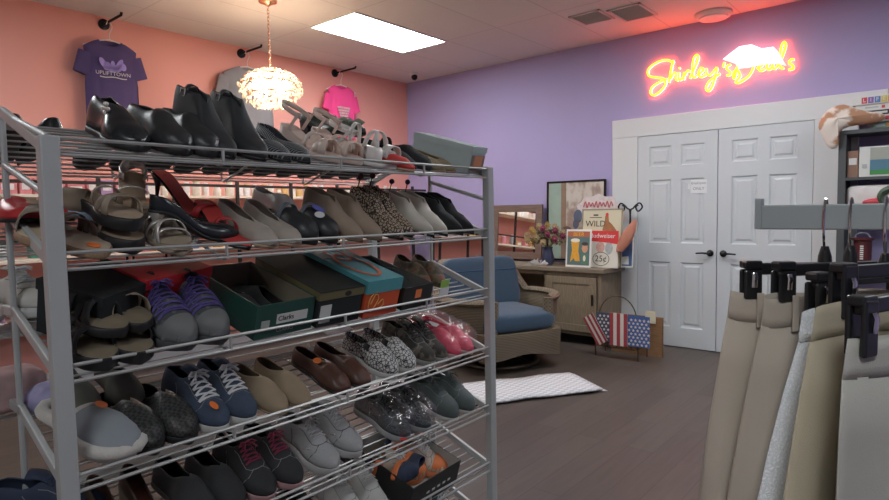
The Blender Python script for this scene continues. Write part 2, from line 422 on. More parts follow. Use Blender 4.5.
for i in range(900):
    th = random.uniform(0, 2*pi); v = random.uniform(-1, 1)
    R = .25*sqrt(max(0, 1-v*v*.93))*random.choice((random.uniform(.35, .9), random.uniform(.85, 1.04))); zz = -.672+v*.115-(.01 if v > -.5 else .03*random.random())
    s = random.uniform(.007, .013)
    x, y = R*cos(th), R*sin(th); zz = -.66+(zz+.66)*1.25
    vs = [(x, y, zz+s*1.3), (x+s, y, zz), (x, y+s, zz), (x-s, y, zz), (x, y-s, zz), (x, y, zz-s*1.5)]
    cr.add(vs, [(0, 1, 2), (0, 2, 3), (0, 3, 4), (0, 4, 1), (5, 2, 1), (5, 3, 2), (5, 4, 3), (5, 1, 4)])
cr.build('crystals', CR, o, kind='stuff')

# ================================================================ SHIRTS
WIREW = mat('hanger_white', (.75, .72, .7), .4, var=0)
def shirt(x, colr, lab, prnt, sleeve=True, wid=.5, hgt=.72, yaw=0.0, drop=.0, nm='tshirt'):
    a = empty('display_rod', 'short black wall rod holding the '+lab.split(' hanging')[0], 'rod', loc=(x, YP, 2.965))
    M = Matrix.Rotation(pi/2, 4, 'X')
    MB().lathe([(.045, 0), (.045, .012), (.02, .02)], M=M, n=20).build('flange', BLACKMETAL, a, smooth=True)
    MB().tube([(0, -.01, 0), (0, -.36, 0), (.0, -.37, .02)], .011, 8).build('rod', BLACKMETAL, a, smooth=True)
    zt = 2.965-.17-drop
    h = empty('clothes_hanger', 'white hanger inside the '+lab.split(' hanging')[0], 'hanger', loc=(x, YP-.11, zt), rz=yaw)
    hk = MB().tube(smooth_path([(-.0, 0, .02), (0, 0, .07), (.012, 0, .10), (.022, 0, .135+drop), (.0, 0, .160+drop+.023), (-.02, 0, .145+drop)]), .0035, 6)
    hk.build('hook', WIREW, h, smooth=True)
    MB().tube([(-.2, 0, -.05), (-.1, 0, 0), (0, 0, .022), (.1, 0, 0), (.2, 0, -.05), (-.2, 0, -.05)], .005, 6).build('bar', WIREW, h, smooth=True)
    t = empty(nm, lab, 't-shirt', loc=(x, YP-.11, zt), rz=yaw)
    fab = mat(nm+'_fabric_'+str(round(x, 1)), colr, .9, var=.08, vscale=12, bump=.3, bscale=400)
    n = 40; rows = []
    st = [0, .02, .05, .09, .14, .2, .28, .38, .5, .62, .74, .86, 1]
    for s in st:
        z = .012-s*hgt
        if s < .09: w = .085+(wid/2-.085)*(s/.09)**.8
        else: w = wid/2*(1-.06*sin(min(1, (s-.09)/.4)*pi)*.8)
        d = .012+.035*min(1, s/.1)
        if s == 0: z -= .0
        row = []
        for j in range(n):
            a_ = 2*pi*j/n; cx = cos(a_); sy = sin(a_)
            fold = .009*s*sin(cx*17+x*5)+.006*s*sin(cx*31+s*4)
            zz = z
            if s < .1 and sy < 0: zz -= .045*max(0, 1-(abs(cx)*w/.085)**2)*(1-s/.1)
            row.append((w*cx, d*sy*(abs(sy)**.0)+(fold if sy < 0 else -fold), zz))
        rows.append(row)
    MB().grid(rows, closed=True).build('body', fab, t, smooth=True, angle=80)
    if sleeve:
        for sd in (-1, 1):
            rw = []
            for i in range(8):
                f = i/7
                cx = sd*(wid/2-.045+.055*f); cz = -.115-.17*f
                ax = Vector((sd*.32, 0, -.95)).normalized(); up = Vector((ax.z, 0, -ax.x))
                hh = .085-.010*f; dd = .028-.004*f
                rw.append([tuple(Vector((cx, 0, cz))+up*hh*cos(q*pi/9)+Vector((0, 1, 0))*dd*sin(q*pi/9)) for q in range(18)])
            MB().grid(rw, closed=True).build('sleeve', fab, t, smooth=True, angle=80)
    prnt(t)
    return t
def fold_ribbon(pts, w, m, parent, name, dy):
    rows = [[(p[0], dy, p[1]-w/2) for p in pts], [(p[0], dy, p[1]+w/2) for p in pts]]
    return MB().grid(rows).build(name, m, parent, solid=.001)
LAV = mat('lavender_print', (.34, .26, .62), .8, var=.2, vscale=60); CREAMP = mat('cream_print', (.6, .56, .58), .8, var=.05)
def print1(t):
    b = MB()
    for cx, cz, rx, rz, rot in ((-.07, -.19, .022, .05, .5), (-.045, -.21, .03, .035, -.3), (.05, -.185, .02, .05, -.5), (.075, -.20, .025, .035, .4), (.0, -.225, .05, .028, 0), (.03, -.22, .04, .03, .4), (.0, -.19, .016, .03, .0)):
        b.poly([(cx+rx*cos(a)*cos(rot)-rz*sin(a)*sin(rot), cz+rx*cos(a)*sin(rot)+rz*sin(a)*cos(rot)) for a in [i*pi/8 for i in range(16)]], 0, .0015, M=Matrix.Translation((0, -.056, 0)) @ Matrix.Rotation(pi/2, 4, 'X'))
    b.build('flower_print', LAV, t)
    text('UPLIFTTOWN', .042, CREAMP, t, (-.0, -.0575, -.268), (pi/2, .0, 0), ext=.0008)
    fold_ribbon([(-.1+.02*i, -.298-.004*sin(i*.9)) for i in range(11)], .008, CREAMP, t, 'underline', -.0585)
shirt(2.08, (.075, .052, .15), 'dark purple t-shirt with flower print hanging on coral wall', print1, wid=.40, yaw=-.12)
def print2(t):
    text('CH', .085, CREAMP, t, (-.03, -.058, -.20), (pi/2, 0, 0), ext=.001)
    text('all', .06, mat('blue_print', (.12, .12, .5), .8), t, (.02, -.058, -.27), (pi/2, 0, 0), ext=.001)
shirt(3.36, (.23, .225, .24), 'grey long hanging shirt behind the chandelier', print2, sleeve=True, wid=.52, hgt=.9, yaw=-.1, nm='grey_shirt')
def print3(t):
    b = MB()
    for q in range(5): b.box((-.01+.0*q, -.058, -.25-.03*q), (.17-.018*q, .002, .022))
    b.build('chest_print', mat('faded_print', (.55, .32, .36), .8, var=.5, vscale=90), t)
shirt(4.56, (.78, .06, .24), 'hot pink t-shirt with square faded print hanging near wall corner', print3, wid=.36, hgt=.6, yaw=-.1, nm='pink_shirt')
bpy.data.objects['grey_shirt']['label'] = 'long grey t-shirt hanging behind the crystal chandelier'

# ================================================================ PINK WALL FIXTURES
def post_material(): return mat('dark_post', (.03, .022, .02), .5, .2, var=0)
BOARD = mat('pale_shelf_board', (.80, .68, .56), .5, var=.03)
ws = empty('wall_shelving', 'black upright shelving with pale boards along the coral wall behind the shoe rack', 'shelving', loc=(3.3, YP-.2, 0))
for i in range(9):
    X = 1.24+.602*i-.602-3.3
    if X+3.3 < 5.7: MB().box((X, -.16, .98), (.026, .026, 1.36)).build('upright', post_material(), ws)
MB().span((-2.9, -.17, 1.60), (2.4, -.15, 1.625)).build('top_rail', post_material(), ws)
MB().span((-2.9, -.17, 1.17), (2.4, -.15, 1.19)).build('middle_rail', post_material(), ws)
for zz in (1.50, 1.02, .56):
    MB().span((-2.9, -.24 if zz < 1.4 else -.14, zz), (2.3, .19, zz+.022)).build('shelf_board', BOARD, ws)
# goods on the boards
GP = [mat('goods_'+n, c, .5, var=.25, vscale=40) for n, c in (('pink', (.62, .22, .24)), ('cream', (.72, .66, .58)), ('white', (.75, .72, .72)), ('lilac', (.34, .22, .42)), ('blue', (.08, .14, .38)), ('green', (.08, .28, .20)), ('amber', (.6, .38, .15)), ('grey', (.4, .42, .44)))]
def jar(x, y, z, r, h, m, lidm):
    j = empty('jar', 'small glass jar on the pale board against the coral wall', 'jar', 'jars on the wall boards', loc=(x, y, z))
    MB().lathe([(r*.9, 0), (r, h*.1), (r, h*.7), (r*.7, h*.82), (r*.7, h*.86)], n=14).build('body', m, j, smooth=True)
    MB().lathe([(r*.76, h*.86), (r*.76, h), (.001, h)], n=14).build('lid', lidm, j, smooth=True)
def carton(x, y, z, w, d, h, m, rz=0):
    j = empty('carton', 'small upright gift box on the pale board against the coral wall', 'box', 'gift boxes on the wall boards', loc=(x, y, z), rz=rz)
    MB().span((-w/2, -d/2, 0), (w/2, d/2, h)).build('body', m, j, bevel=.002)
    MB().span((-w*.35, -d/2-.0015, h*.3), (w*.35, -d/2, h*.7)).build('label_panel', GP[2], j)
rr = random.Random(3)
x = .8
while x < 5.5:
    k = rr.random()
    if x < 1.55: m = GP[0]; kind = 'c'
    elif x < 2.3: m = rr.choice([GP[2], GP[2], GP[3], GP[0]]); kind = 'c'
    elif x < 2.9: m = rr.choice([GP[2], GP[4], GP[1], GP[5], GP[1]]); kind = 'j'
    elif x < 3.5: m = rr.choice([GP[1], GP[6], GP[1], GP[2], GP[2]]); kind = 'j'
    else: m = rr.choice([GP[2], GP[1], GP[6]]); kind = 'j'
    if kind == 'c':
        w = rr.uniform(.07, .12); carton(x+w/2, YP-.17, 1.523, w, .07, rr.uniform(.09, .13), m, rr.uniform(-.1, .1)); x += w+.02
    else:
        r = rr.uniform(.028, .042); jar(x+r, YP-.18, 1.523, r, rr.uniform(.08, .15), m, rr.choice([GP[2], GP[1], GP[6]])); x += 2*r+rr.uniform(.01, .05)
for zz, dx in ((1.043, .16), (.583, .2)):
    x = .9
    while x < 5.4:
        w = rr.uniform(.07, .13); m = rr.choice(GP)
        if rr.random() < .6: carton(x+w/2, YP-.2, zz, w, .1, rr.uniform(.08, .2), m, rr.uniform(-.2, .2))
        else: jar(x+w/2, YP-.22, zz, w*.42, rr.uniform(.1, .18), m, GP[2])
        x += w+dx*rr.random()+.03

# ================================================================ MIRRORS AND CABINET
def wood(name, c, sc=1, rough=.6, k=.35, axis=2):
    if name in MATS: return MATS[name]
    v = [14, 14, 14]; v[axis] = 1.5
    dark = tuple(q*(1-k) for q in c)
    m = pattern(name, 'noise', dark, c, 3*sc, rough, th=.5, vec=tuple(v)); cr = [n for n in m.node_tree.nodes if n.type == 'VALTORGB'][0]
    cr.color_ramp.elements[0].position = .3; cr.color_ramp.elements[1].position = .75
    return m
MIRROR = mat('mirror_glass', (.9, .9, .9), .02, 1, var=0)
BARN = wood('brown_barn_wood', (.22, .145, .115), 2, axis=1)
GREYW = wood('weathered_grey_wood', (.26, .205, .14), 2, .65, axis=2)
def framed(name, lab, cat, x, y0, y1, z0, z1, fw, fm, inner, tilt=.0, dep=.03, innername='mirror_pane'):
    W, H = y1-y0, z1-z0
    M = Matrix.Translation((x, (y0+y1)/2, z0)) @ Matrix.Rotation(tilt, 4, 'Y')
    o = empty(name, lab, cat, M=M)
    f = MB()
    f.span((-dep, -W/2, 0), (0, -W/2+fw, H)); f.span((-dep, W/2-fw, 0), (0, W/2, H)); f.span((-dep, -W/2+fw, 0), (0, W/2-fw, fw)); f.span((-dep, -W/2+fw, H-fw), (0, W/2-fw, H))
    f.build('frame', fm, o, bevel=.003)
    MB().span((-dep*.6, -W/2+fw, fw), (-dep*.4, W/2-fw, H-fw)).build(innername, inner, o)
    return o, W, H
framed('framed_mirror', 'brown wood framed mirror leaning on the cabinet left of the flowers', 'mirror', 5.70, 3.42, 4.09, .787, 1.40, .08, BARN, MIRROR, tilt=.06)
framed('leaning_mirror', 'black framed mirror leaning on the purple wall behind the blue armchair', 'mirror', 5.70, 4.22, 5.05, .0, 1.09, .035, mat('mirror_black', (.02, .015, .015), .5, var=0), MIRROR, tilt=.03)
# cabinet
cb = empty('cabinet', 'weathered grey wooden cabinet standing against the purple wall', 'cabinet', loc=(5.28, 3.3, 0))
b = MB()
b.span((.0, -.78, .10), (.47, -.74, .72)); b.span((.0, .74, .10), (.47, .78, .72)); b.span((.45, -.74, .1), (.47, .74, .72)); b.span((0, -.74, .10), (.47, .74, .13))
b.span((.0, -.185, .1), (.47, -.155, .72)); b.span((0, .44, .1), (.47, .47, .72)); b.span((0, -.74, .68), (.02, .74, .72)); b.span((.03, -.16, .40), (.46, .46, .42))
b.build('body', GREYW, cb, bevel=.003)
MB().span((-.03, -.82, .72), (.474, .82, .765)).build('top', wood('weathered_top', (.25, .20, .145), 2, axis=1), cb, bevel=.006)
def cab_door(y0, y1):
    d = MB(); z0, z1 = .135, .675; x = -.018
    d.span((x, y0, z0), (0, y0+.07, z1)); d.span((x, y1-.07, z0), (0, y1, z1)); d.span((x, y0+.07, z0), (0, y1-.07, z0+.07)); d.span((x, y0+.07, z1-.07), (0, y1-.07, z1)); d.span((x+.008, y0+.07, z0+.07), (0, y1-.07, z1-.07))
    o = d.build('door', wood('weathered_door', (.28, .22, .15), 2.4, axis=2), cb, bevel=.003)
    MB().box((x-.012, y0+.035, .46), (.02, .014, .11)).build('handle', BLACKMETAL, o, bevel=.004)
cab_door(-.735, -.19); cab_door(.475, .735)
for sx in (.03, .44):
    for sy in (-.75, .75): MB().span((sx-.025, sy-.025, 0), (sx+.025, sy+.025, .1)).build('leg', GREYW, cb)

# big framed picture
PIC = pattern('beach_picture', 'noise', (.36, .28, .24), (.55, .49, .43), 5, .6, th=.5, vec=(1, 1.6, 1), stops=[(.3, (.27, .17, .13)), (.72, (.58, .56, .52))])
o, W, H = framed('framed_picture', 'large dark framed picture leaning on purple wall behind the signs', 'picture', 5.745, 2.69, 3.375, .79, 1.645, .018, BLACKMETAL, PIC, tilt=.02, innername='picture_sheet')
MB().span((-.0195, H*0+.17, .02), (-.019, .32, H-.02)).build('pale_green_band', mat('pale_green_ink', (.30, .40, .34), .6, var=.2, vscale=8), o)
MB().span((-.0197, .11, .02), (-.0192, .17, H-.02)).build('brown_band', mat('brown_ink', (.26, .17, .12), .6, var=.3, vscale=8), o)
MB().lathe([(.07, 0), (.07, .001), (.035, .001)], M=Matrix.Translation((-.0198, .10, .3)) @ Matrix.Rotation(-pi/2, 4, 'Y')).build('round_motif', mat('dark_motif', (.12, .08, .06), .6, var=.3), o)
# flowers in a vase
fl = empty('flower_vase', 'vase of yellow and magenta flowers on the cabinet', 'flowers', loc=(5.40, 3.17, .765))
MB().lathe([(.045, 0), (.06, .03), (.065, .08), (.05, .14), (.045, .17), (.055, .19)], n=20).build('vase', mat('dark_blue_vase', (.05, .06, .12), .3, var=.1), fl, smooth=True)
LEAF = mat('leaf_green', (.13, .12, .055), .6, var=.4, vscale=20)
lf = MB(); r2 = random.Random(5)
for i in range(170):
    th = r2.uniform(0, 2*pi); ph = r2.uniform(.2, 1.45); R = r2.uniform(.10, .25)
    c = Vector((R*cos(th)*sin(ph)*.8, R*sin(th)*sin(ph), .2+R*cos(ph)*.8))
    M = Matrix.Translation(c) @ Euler((r2.uniform(-1, 1), r2.uniform(-1, 1), th)).to_matrix().to_4x4()
    lf.add([(-.03, 0, 0), (0, -.011, .004), (.035, 0, 0), (0, .011, .004)], [(0, 1, 2, 3)], M)
for i in range(14):
    th = i*2.4; lf.tube([(0, 0, .15), (.05*cos(th), .06*sin(th), .24), (.12*cos(th), .17*sin(th), .34)], .003, 5)
lf.build('foliage', LEAF, fl)
fcols = [mat('petal_yellow', (.36, .23, .07), .7, var=.3, vscale=60), mat('petal_magenta', (.20, .03, .07), .7, var=.3, vscale=60), mat('petal_cream', (.32, .24, .12), .7, var=.3, vscale=60)]
for i in range(26):
    th = i*2.399; rr_ = sqrt((i+.5)/26); ph = rr_*1.45
    c = Vector((-.05+.17*sin(ph)*cos(th), .235*sin(ph)*sin(th), .22+.20*cos(ph)))
    fm = fcols[1] if i in (4, 7, 12, 15, 20) else fcols[(i*7) % 3 if (i*7) % 3 != 1 else 2]
    f_ = MB()
    for k in range(9):
        a = k*2*pi/9
        M = Matrix.Translation(c) @ Matrix.Rotation(a, 4, 'X') @ Matrix.Rotation(.5, 4, 'Y')
        f_.add([(0, 0, 0), (-.01, -.011, .022), (-.012, 0, .042), (-.01, .011, .022)], [(0, 1, 2, 3)], M)
    f_.ball(tuple(c), .012, 5)
    f_.build('flower', fm, fl)
rb = empty('ribbon_bow', 'crumpled white ribbon lying at the foot of the flower vase', 'ribbon', loc=(5.30, 3.22, .766))
w = MB()
for i in range(6):
    a = -1.3+i*.5
    w.add([(0, .0+.0*i, .01), (-.02, .09*sin(a)-.02, .03+.05*cos(a)), (-.02, .13*sin(a), .02+.03*cos(a)), (0, .1*sin(a+.3), .005)], [(0, 1, 2, 3)])
w.build('loops', PAPER, rb, solid=.001)
# cream rooster sign with red band
CREAM = mat('cream_tin', (.62, .57, .42), .5, var=.06, vscale=8)
RED = mat('sign_red', (.62, .04, .045), .5, var=.08); TXT = mat('sign_dark_text', (.05, .04, .035), .6, var=0)
def board(name, lab, cat, x, y, z, W, H, m, tilt=.08, th=.012, rim=None):
    o = empty(name, lab, cat, M=Matrix.Translation((x, y, z)) @ Matrix.Rotation(tilt, 4, 'Y'))
    MB().span((-th, -W/2, 0), (0, W/2, H)).build('board', m, o, bevel=.002)
    if rim:
        r = MB(); w_ = .014
        for s in (-1, 1): r.span((-th-.004, s*W/2, 0), (-th, s*(W/2-w_), H))
        r.span((-th-.004, -W/2, 0), (-th, W/2, w_)); r.span((-th-.004, -W/2, H-w_), (-th, W/2, H)); r.build('rim', rim, o)
    return o
def P2(o, pts, m, name, x=-.0135, th=.001):
    """flat outline (u to the viewer's right, z up) printed on a board"""
    M = Matrix(((0, 0, 1, x), (-1, 0, 0, 0), (0, 1, 0, 0), (0, 0, 0, 1)))
    return MB().poly(pts, -th, 0, M=M).build(name, m, o)
R90 = (pi/2, 0, -pi/2)
def ell(cx, cy, a, b, n=20, rot=0): return [(cx+a*cos(t)*cos(rot)-b*sin(t)*sin(rot), cy+a*cos(t)*sin(rot)+b*sin(t)*cos(rot)) for t in [i*2*pi/n for i in range(n)]]
s1 = board('tin_sign', 'cream tin sign with a rooster and dark lettering standing on the cabinet', 'sign', 5.47, 2.615, .766, .43, .575, CREAM, rim=mat('sign_rim', (.30, .26, .18), .5))
text('WILD', .085, TXT, s1, (-.0145, .065, .425), R90)
MB().span((-.0135, -.0, .485), (-.0125, .13, .492)).span((-.0135, .04, .505), (-.0125, .09, .52)).build('fine_print', TXT, s1)
P2(s1, [(.03, .30), (.01, .37), (.03, .44), (.035, .50), (.055, .52), (.07, .50), (.075, .45), (.11, .42), (.15, .37), (.185, .30), (.18, .26), (.1, .27)], mat('rooster_brown', (.36, .15, .06), .6, var=.4, vscale=30), 'rooster')
P2(s1, ell(.055, .515, .016, .02), RED, 'comb', x=-.0146)
s2 = board('tin_sign', 'red and white tin sign with a round price mark in front of the rooster sign', 'sign', 5.41, 2.575, .766, .33, .36, mat('sign_white', (.68, .66, .58), .5, var=.04), th=.008)
P2(s2, [(-.165, .26), (-.165, .36), (.165, .36), (.165, .23), (.0, .25)], RED, 'red_band', x=-.0085)
text('Budweiser', .062, mat('sign_white_text', (.8, .78, .74), .5, var=0), s2, (-.0105, 0, .31), R90)
P2(s2, ell(-.02, .20, .045, .055), mat('pink_print', (.6, .35, .30), .6, var=.4, vscale=40), 'pink_figure', x=-.0085)
P2(s2, ell(.07, .19, .04, .06), mat('grey_print', (.40, .42, .42), .6, var=.4, vscale=40), 'grey_figure', x=-.0085)
ring = MB().tube([(-.009, .085*cos(a*pi/14)+.01, .085+.065*sin(a*pi/14)) for a in range(28)], .003, 5, closed=True); ring.build('price_ring', TXT, s2)
text('25¢', .085, TXT, s2, (-.0105, .012, .085), R90)
s3 = board('poster', 'small white bordered beer poster standing at the cabinet front edge', 'poster', 5.34, 2.795, .766, .275, .375, mat('poster_white', (.75, .75, .72), .5, var=0), th=.006)
P2(s3, [(-.12, .02), (-.12, .355), (.12, .355), (.12, .02)], mat('poster_teal', (.10, .17, .17), .5, var=.1), 'poster_ground', x=-.0062)
P2(s3, [(-.12, .30), (-.12, .355), (.12, .355), (.12, .30)], mat('poster_red', (.45, .12, .06), .5, var=.1), 'header_band', x=-.0074)
text('BEER', .055, mat('poster_yellow', (.75, .42, .05), .5, var=0), s3, (-.0088, .0, .325), R90)
P2(s3, [(-.085, .05), (-.045, .09), (-.035, .06), (.02, .06), (.01, .12), (-.0, .16), (.01, .26), (-.08, .26), (-.068, .16), (-.08, .1)], mat('beer_amber', (.72, .36, .04), .5, var=.2, vscale=40), 'beer_glass', x=-.0074)
P2(s3, ell(-.035, .265, .05, .02), mat('foam', (.8, .74, .6), .6, var=.1), 'foam', x=-.0084)
P2(s3, ell(.07, .19, .032, .045), mat('face_print', (.62, .33, .2), .6, var=.2), 'face', x=-.0074)
P2(s3, ell(.07, .232, .035, .018), TXT, 'hair', x=-.0084)
P2(s3, [(.04, .03), (.045, .13), (.07, .145), (.1, .13), (.105, .03)], mat('green_print', (.1, .22, .15), .6), 'shirt', x=-.0074)
P2(s3, ell(.068, .09, .014, .03), MATS['foam'], 'collar', x=-.0084)
# shaped sign behind
s4 = board('shaped_sign', 'scalloped pink lettered sign rising behind the rooster sign', 'sign', 5.60, 2.72, .766, .10, .5, MATS['sign_white'], th=.01)
P2(s4, [(.23*cos(t)*(1+.05*sin(9*t)), .585+.13*sin(t)*(1+.08*sin(9*t))) for t in [i*2*pi/48 for i in range(48)]], mat('scallop_white', (.62, .55, .55), .6, var=.3, vscale=25), 'scalloped_plate', x=-.011, th=.008)
MB().tube(smooth_path([(-.022, .16-.02*i, .615+(.028 if i % 2 else -.022)+.008*sin(i*2.1)) for i in range(17)]), .006, 5).build('scroll_lettering', mat('dusty_pink_text', (.48, .12, .13), .6, var=0), s4)
P2(s4, ell(-.22, .50, .05, .07), mat('dark_blue_print', (.08, .10, .16), .6), 'dark_patch', x=-.022)
P2(s4, ell(-.24, .42, .035, .05), MATS['dark_blue_print'], 'dark_patch', x=-.022)
# black curly metal ornament
cu = empty('metal_ornament', 'curled black metal ornament behind the right edge of the signs', 'ornament', loc=(5.60, 2.37, 1.27))
for s in (-1, 1):
    c = MB().tube(smooth_path([(0, 0, -.50), (0, 0, .0), (0, s*.03, .07), (0, s*.09, .12), (0, s*.12, .08), (0, s*.08, .04), (0, s*.055, .08), (0, s*.08, .10)]), .008, 6)
    c.build('curl', BLACKMETAL, cu, smooth=True)
s5 = board('blue_sign', 'dark blue panel with white edging at the right end of the cabinet', 'sign', 5.52, 2.40, .768, .20, .32, mat('blue_panel', (.07, .13, .30), .5, var=.3, vscale=15), th=.012, rim=mat('poster_white', (.75, .75, .72)))
P2(s5, [(-.04, .03), (-.03, .10), (.05, .11), (.055, .03)], MATS['poster_white'], 'white_mark')
s5b = empty('fabric_bundle', 'salmon coloured cloth bundle hanging at the right edge of the signs', 'cloth', loc=(5.40, 2.32, 1.08))
rows = []
for i in range(9):
    t = i/8; r = .055*sin(pi*min(1, t*.85+.12))+.012
    rows.append([(r*.6*cos(a), .07-.15*t+r*sin(a)*(1+.12*sin(5*a)), -.15+.30*t+r*.7*cos(a*2)*.25) for a in [k*2*pi/16 for k in range(16)]])
MB().grid(rows, closed=True).build('cloth', mat('salmon_cloth', (.52, .22, .15), .9, var=.25, vscale=9), s5b, smooth=True, sub=1)

# ================================================================ FLAG BASKET BY THE DOOR
bs = empty('wire_basket', 'wire magazine basket with a tall hoop handle beside the cabinet', 'basket', loc=(5.10, 2.24, 0))
b = MB()
b.tube([(-.08, .18*cos(a*pi/16), .34+.22*sin(a*pi/16)) for a in range(17)], .005, 6)
for x in (-.12, .12):
    b.tube([(x, .2, .34), (x, -.2, .34)], .005, 6); b.tube([(x, .18, .1), (x, -.18, .1)], .005, 6)
    for i in range(9): y = -.18+.045*i; b.tube([(x, y, .34), (x*.8, y, .1)], .003, 5)
for y in (-.2, .2):
    b.tube([(-.12, y, .34), (.12, y, .34)], .005, 6); b.tube([(-.12, y, .34), (-.1, y, 0)], .006, 6); b.tube([(.12, y, .34), (.1, y, 0)], .006, 6)
for i in range(7): b.tube([(-.11, -.18+.06*i, .1), (.11, -.18+.06*i, .1)], .003, 5)
b.build('wire_frame', mat('brown_wire', (.10, .07, .05), .4, .6, var=0), bs)
FR_ = mat('flag_red', (.32, .04, .05), .85, var=.15); FW_ = mat('flag_white', (.62, .56, .52), .85, var=.08); FB_ = mat('flag_navy', (.045, .06, .11), .85, var=.15); FBB = mat('flag_blue', (.05, .11, .30), .85, var=.15)
def star(cx, cy, r): return [(cx+(r if i % 2 == 0 else r*.42)*sin(i*pi/5), cy+(r if i % 2 == 0 else r*.42)*cos(i*pi/5)) for i in range(10)]
def cloth(o, u0, u1, z0, z1, base, kind):
    P2(o, [(u0, z0), (u1, z0), (u1, z1), (u0, z1)], base, 'cloth_panel', x=0, th=.006)
    M = Matrix(((0, 0, 1, -.0), (-1, 0, 0, 0), (0, 1, 0, 0), (0, 0, 0, 1)))
    s = MB()
    if kind == 'stars':
        k = 0; st = .038; z = z0+st/2
        while z < z1-.01:
            u = u0+st/2+(st/2 if k % 2 else 0)
            while u < u1-.008: s.poly(star(u, z, .015), -.0075, -.006, M=M); u += st
            z += st*.8; k += 1
    else:
        n = 5; w = (u1-u0)/n
        for i in range(0, n, 2): s.poly([(u0+i*w, z0), (u0+i*w+w, z0), (u0+i*w+w, z1), (u0+i*w, z1)], -.0075, -.006, M=M)
    s.build('printed_'+kind, FW_ if kind == 'stars' else FR_, o)
def flag(lab, y, u0, u1, z0, z1, base, kind, x=4.955, roll=0):
    o = empty('flag_cloth', lab, 'flag', M=Matrix.Translation((x, y, .05)) @ Matrix.Rotation(roll, 4, 'X')); cloth(o, u0, u1, z0, z1, base, kind); return o
flag('navy cloth with white stars draped over the basket front', 2.34, -.07, .07, .10, .36, FB_, 'stars')
flag('red and white striped cloth draped on the middle of the basket', 2.195, -.08, .08, .08, .37, FW_, 'stripes', x=4.945)
flag('bright blue cloth with white stars draped on the basket right', 2.02, -.10, .10, .09, .36, FBB, 'stars')
o = empty('flag_cloth', 'red and white striped cloth hanging slanted off the basket left end', 'flag', M=Matrix.Translation((4.95, 2.42, .25)) @ Matrix.Rotation(-.55, 4, 'X'))
cloth(o, -.055, .055, -.14, .14, FW_, 'stripes')
o = empty('wooden_crate', 'brown wooden box panel standing behind the draped flags', 'box', loc=(5.235, 2.16, .0))
MB().span((0, -.24, .0), (.04, .24, .02)).span((0, -.24, .02), (.012, .24, .36)).span((.03, -.24, .02), (.04, .24, .36)).build('panel', wood('crate_brown', (.30, .16, .075), 2, axis=1), o, bevel=.002)
MB().span((-.001, -.10, .30), (0, .2, .36)).build('dark_opening', BLACKMETAL, o)
o = empty('price_card', 'small cream card leaning on the wooden box above the blue flag', 'card', loc=(5.225, 2.02, .31))
MB().box((0, 0, .05), (.004, .095, .11)).build('card', mat('card_cream', (.62, .56, .42), .7, var=.05), o)

# ================================================================ ARMCHAIR
WICK = pattern('brown_wicker', 'wave', (.095, .072, .047), (.155, .122, .082), 24, .75, th=.4, bump=.6, rot=(0, pi/2, 0), vec=(1, 1, 1))
WICKP = pattern('wicker_braid', 'weave', (.11, .083, .055), (.19, .15, .10), 60, .7, th=.5, bump=.6)
BLUE = mat('denim_blue_cushion', (.030, .062, .105), .9, var=.12, vscale=25, bump=.4, bscale=500, sheen=.2)
ch = empty('swivel_armchair', 'brown wicker swivel armchair with blue cushions in front of the cabinet', 'armchair', loc=(4.30, 3.04, 0), rz=radians(-114)); ch.scale = (1.14, 1.14, 1.0)
# local +x = facing direction
b = MB(); b.tube([(.30*cos(a*pi/20), .30*sin(a*pi/20), .02) for a in range(40)], .02, 8, closed=True); 
for a in range(4): b.tube([(.3*cos(a*pi/2+.4), .3*sin(a*pi/2+.4), .03), (.12*cos(a*pi/2+.4), .12*sin(a*pi/2+.4), .09), (0, 0, .11)], .016, 6)
b.tube([(0, 0, .06), (0, 0, .22)], .035, 10); b.build('swivel_base', mat('bronze_base', (.07, .05, .035), .4, .5, var=.1), ch, smooth=True)
def softbox(lo, hi, r=.05, puff=.03, n=10, M=None):
    mb = MB(); c = [(a+b)/2 for a, b in zip(lo, hi)]; h = [(b-a)/2 for a, b in zip(lo, hi)]
    m = n*2; rows = []
    for i in range(n+1):
        ph = -pi/2+pi*i/n; row = []
        for j in range(m):
            t = 2*pi*(j+.5)/m
            e = .28
            sg_ = lambda v, p: math.copysign(abs(v)**p, v)
            x = h[0]*sg_(cos(ph), e)*sg_(cos(t), e); y = h[1]*sg_(cos(ph), e)*sg_(sin(t), e); z = h[2]*sg_(sin(ph), e*1.3)
            k = 1-max(abs(x/h[0]), abs(y/h[1]))**2
            row.append((c[0]+x, c[1]+y, c[2]+z+math.copysign(puff*max(0, k), z)))
        rows.append(row)
    mb.grid(rows, closed=True, M=M); return mb
# seat box with arched skirt
n = 16; rows = []
b = MB()
pl = [(.36, -.33), (.40, -.2), (.415, 0), (.40, .2), (.36, .33), (.1, .36), (-.2, .35), (-.36, .28), (-.40, 0), (-.36, -.28), (-.2, -.35), (.1, -.36)]
pl = smooth_path(pl+[pl[0]], 4)[:-1]
rows = [[(x*1.0, y*1.0, .11+.05*math.exp(-((abs(y)-0)/.2)**2)) for x, y in pl], [(x, y, .22) for x, y in pl], [(x*1.01, y*1.01, .30) for x, y in pl], [(x, y, .335) for x, y in pl], [(x*.5, y*.5, .335) for x, y in pl]]
b.grid(rows, closed=True).build('seat_skirt', WICK, ch, smooth=True)
